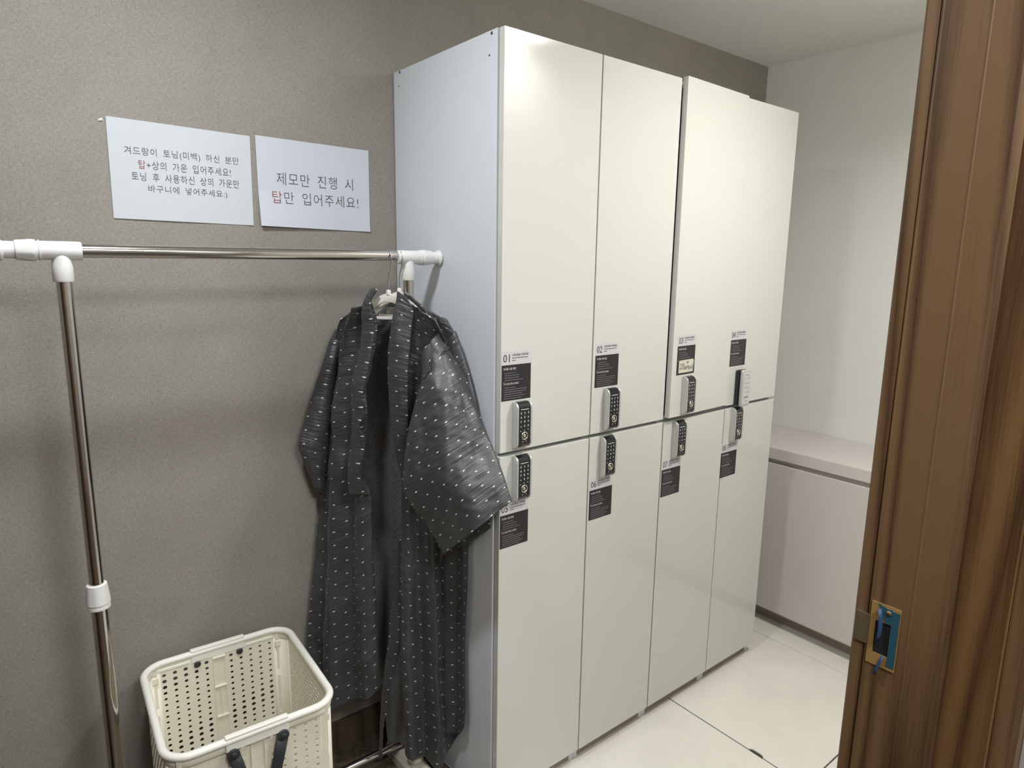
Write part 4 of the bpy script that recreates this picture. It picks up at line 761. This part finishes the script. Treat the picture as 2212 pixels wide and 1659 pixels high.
cloth('lapel', FAR_LAPEL, 12, 90, rb, None, 0.0022, seed=7, thick=0.004, off=0.015)
rr = robe('rear charcoal satin robe with white dots, mostly hidden against the locker side')
cloth('front_panel', REAR_FRONT, 40, 120, rr, (2.2, 0.001, 0.006, 1.0, 0), 0.002, seed=8, thick=0.003)
cloth('sleeve', REAR_SLEEVE, 20, 50, rr, None, 0.003, seed=9, closed=0.006)
cloth('collar', REAR_COLLAR, 10, 16, rr, None, 0.001, seed=10, thick=0.004)

lb = MB().box((-0.0135, -0.0006, -0.011), (0.0135, 0.0006, 0.011)).build('care_label', M_LABEL, rb)
lb.location = CARE_AT; lb.rotation_euler = (0, 0, math.radians(-60))

sp = []
for k in range(61):
    f = k / 60; a = Vector(SEAM[0]).lerp(Vector(SEAM[1]), f); up = (Vector(SEAM[1]) - Vector(SEAM[0])).normalized().cross(Vector((-0.5, -0.85, 0.1))).normalized()
    sp.append(a + Vector((-0.004, -0.007, 0)) + up * 0.0025 * math.sin(k * 1.9) + Vector((0, 0, 0.004 * math.sin(math.pi * f))))
sm_ = MB().tube(sp, 0.0026, 8).build('gathered_seam', M_SATININ, rb)
# ---------------------------------------------------------------- laundry basket
BW, BD, BH = 0.350, 0.378, 0.493
bk = tag(empty('laundry_basket', (-0.563, 0.259, FZ), math.radians(-3.0)), 'cream perforated plastic laundry basket standing empty on the floor by the rack', 'basket')
def rrect(w_, d_, r, n=8):
    pts = []
    for cx, cy, a0 in ((w_/2 - r, d_/2 - r, 0), (-w_/2 + r, d_/2 - r, 90), (-w_/2 + r, -d_/2 + r, 180), (w_/2 - r, -d_/2 + r, 270)):
        for k in range(n + 1):
            a = math.radians(a0 + 90 * k / n); pts.append((cx + r * math.cos(a), cy + r * math.sin(a)))
    return pts
def perforated(xs, zs, rad):
    """flat panel (x,z) of cells; rad(i,j) gives the hole radius in a cell, 0 for none"""
    b = bmesh.new(); n = 12
    for i in range(len(xs) - 1):
        for j in range(len(zs) - 1):
            x0, x1, z0, z1 = xs[i], xs[i+1], zs[j], zs[j+1]; cx, cz = (x0 + x1) / 2, (z0 + z1) / 2
            per = [(x0,z0),(x0+(x1-x0)/3,z0),(x0+2*(x1-x0)/3,z0),(x1,z0),(x1,z0+(z1-z0)/3),(x1,z0+2*(z1-z0)/3),(x1,z1),(x0+2*(x1-x0)/3,z1),(x0+(x1-x0)/3,z1),(x0,z1),(x0,z0+2*(z1-z0)/3),(x0,z0+(z1-z0)/3)]
            po = [b.verts.new((x, 0, z)) for x, z in per]
            r = rad(i, j)
            if not r: b.faces.new(po); continue
            pi = []
            for x, z in per:
                a = math.atan2((z - cz) / (z1 - z0), (x - cx) / (x1 - x0)); pi.append(b.verts.new((cx + r * math.cos(a), 0, cz + r * math.sin(a))))
            for k in range(n): b.faces.new((po[k], po[(k+1)%n], pi[(k+1)%n], pi[k]))
    bmesh.ops.remove_doubles(b, verts=b.verts[:], dist=1e-5)
    me = bpy.data.meshes.new('panel'); b.to_mesh(me); b.free(); return me
def add_panel(name, me, mtx, thick=0.0022):
    me.transform(mtx); o = link(name, me, bk, M_CREAM)
    s = o.modifiers.new('thickness', 'SOLIDIFY'); s.thickness = thick; s.offset = 0
    return o
rng = random.Random(3)
ZT = BH - 0.012; pitch = 0.016
zs = [0.02] + [ZT - 0.020 - pitch * k for k in range(26, -1, -1)] + [ZT]
cols = [-0.150, -0.137] + [-0.137 + 0.024 * k for k in range(1, 6)] + [0.017] + [0.017 + 0.024 * k for k in range(1, 6)] + [0.150]
def big_rad(i, j):
    if j == 0 or j == len(zs) - 2 or i in (0, 6, len(cols) - 2): return 0
    k = len(zs) - 2 - j; ph = (k * 1.0 + (i if i < 6 else i - 1) * 0.55)
    s = math.sin(ph * 0.52) ; return 0.0036 + 0.0016 * max(0, s) ** 2
yb = BD / 2 - 0.008
add_panel('back_wall', perforated(cols, zs, big_rad), Matrix.Translation((0, yb, 0)))
add_panel('front_wall', perforated(cols, zs, lambda i, j: big_rad(i, j) * 0.92), Matrix.Translation((0, -yb, 0)))
sc = [-0.155, -0.140] + [-0.140 + 0.0127 * k for k in range(1, 23)] + [0.155]
szs = [0.02] + [ZT - 0.03 - 0.0140 * k for k in range(29, -1, -1)] + [ZT]
def side_rad(i, j):
    return 0 if (i in (0, len(sc) - 2) or j in (0, len(szs) - 2) or (i + j) % 2) else 0.0049
xb = BW / 2 - 0.008
for sg in (-1, 1):
    add_panel('side_wall', perforated(sc, szs, side_rad), Matrix.Translation((sg * xb, 0, 0)) @ Matrix.Rotation(math.radians(90), 4, 'Z'), 0.0014)
# rounded corner posts
for sx in (-1, 1):
    for sy in (-1, 1):
        b = bmesh.new(); r = 0.034; pr = []
        cx, cy = sx * (xb - r), sy * (yb - r)
        pr.append((sx * 0.148, sy * yb)) if False else None
        for k in range(9):
            a = math.radians(90 * k / 8); pr.append((cx + sx * r * math.cos(a), cy + sy * r * math.sin(a)))
        lo = [b.verts.new((x * 0.995, y * 0.995, 0.012)) for x, y in pr]; hi = [b.verts.new((x, y, ZT)) for x, y in pr]
        for k in range(8): b.faces.new((lo[k], lo[k+1], hi[k+1], hi[k])).smooth = True
        me = bpy.data.meshes.new('corner_post'); b.to_mesh(me); b.free()
        o = link('corner_post', me, bk, M_CREAM); s = o.modifiers.new('thickness', 'SOLIDIFY'); s.thickness = 0.003; s.offset = 0
# rim: rounded band all round, with raised grip plates front and back
rim_pts = [(x, y, BH - 0.008) for x, y in rrect(BW - 0.008, BD - 0.008, 0.050)]
rim = MB().tube(rim_pts, 0.008, 14, closed=True, flat=(0.0085, 0.0080)).build('rim', M_CREAMRIM, bk)
lowrim = MB().tube([(x, y, BH - 0.024) for x, y in rrect(BW - 0.010, BD - 0.010, 0.046)], 0.004, 8, closed=True, flat=(0.003, 0.010)).build('rim_skirt', M_CREAM, bk)
for sy in (-1, 1):
    MB().box((-0.064, sy * (BD/2 - 0.004) - 0.0065, BH - 0.031), (0.064, sy * (BD/2 - 0.004) + 0.0065, BH + 0.004), 0.003, 3).build('grip_plate', M_CREAMRIM, bk)
    # folding rib with its latch in the middle of the wall
    rbm = MB(); y = sy * yb
    for sgn in (-1, 1):
        yy = y + sgn * 0.0035
        rbm.box((-0.015, min(y, yy), 0.02), (-0.0125, max(y, yy), ZT - 0.022)).box((0.0125, min(y, yy), 0.02), (0.015, max(y, yy), ZT - 0.022))
        for z in (ZT - 0.024, ZT - 0.105, ZT - 0.190, ZT - 0.275): rbm.box((-0.015, min(y, y + sgn * 0.006), z), (0.015, max(y, y + sgn * 0.006), z + 0.005), 0.001, 1)
        rbm.box((-0.0015, min(y, yy), ZT - 0.186), (0.0015, max(y, yy), ZT - 0.105))
    rbm.build('centre_rib', M_CREAM, bk)
    for sx in (-1, 1):
        hg = MB(); yy = y - sy * 0.006
        hg.box((sx * 0.147 - 0.003, min(y, y - sy * 0.003), ZT - 0.300), (sx * 0.147 + 0.003, max(y, y - sy * 0.003), ZT - 0.002))
        for z0, z1, w0 in ((ZT - 0.022, ZT - 0.002, 0.007), (ZT - 0.105, ZT - 0.040, 0.005), (ZT - 0.215, ZT - 0.125, 0.005), (ZT - 0.300, ZT - 0.235, 0.005)):
            hg.box((sx * 0.147 - w0, min(y, yy), z0), (sx * 0.147 + w0, max(y, yy), z1), 0.0012, 1)
        hg.box((sx * 0.147 - 0.009, min(y, y - sy * 0.0085), ZT - 0.042), (sx * 0.147 + 0.009, max(y, y - sy * 0.0085), ZT - 0.024), 0.0015, 1)
        hg.build('hinge_strip', M_CREAM, bk)
    # panel lines pressed into the upper wall
    for sx in (-1, 1):
        MB().box((min(sx * 0.066, sx * 0.140), y - 0.0028, ZT - 0.016), (max(sx * 0.066, sx * 0.140), y + 0.0028, ZT - 0.009), 0.001, 1).build('pressed_ledge', M_CREAMRIM, bk)
    # soft handle hanging from two pivots outside the wall
    h = MB(); yo = sy * (BD / 2 + 0.004)
    arms = [(-0.050, 0.455), (-0.040, 0.413), (-0.030, 0.373), (-0.020, 0.348), (0.0, 0.340), (0.020, 0.348), (0.030, 0.373), (0.040, 0.413), (0.050, 0.455)]
    if sy > 0: yo = BD / 2 + 0.001
    h.tube([(x, yo, z) for x, z in arms], 0.01, 12, flat=(0.0030, 0.0125))
    for sx in (-1, 1):
        h.lathe([(0, 0.0125), (0.0055, 0.0125), (0.0062, 0.0115)], (sx * 0.050, yo + 0.003, 0.456), (sx * 0.050, yo - 1, 0.456), 24)
        h.lathe([(0, 0.0062), (0.0020, 0.0062), (0.0030, 0.0045)], (sx * 0.050, yo - 0.0025, 0.456), (sx * 0.050, yo - 1, 0.456), 20)
    ho = h.build('handle', M_HANDLE, bk); ho['label'] = 'charcoal soft plastic carrying handle'
    for sx in (-1, 1): autosmooth(MB().lathe([(0, 0.007), (0.004, 0.0078), (0.009, 0.0078), (0.011, 0.006)], (sx * 0.050, y + sy * 0.004, 0.4575), (sx * 0.050, y - sy * 1, 0.4575), 20).build('handle_pivot', M_HANDLE, bk))
MB().prism(rrect(BW - 0.024, BD - 0.028, 0.034), 2, 0.002, 0.022).build('base', M_CREAM, bk)
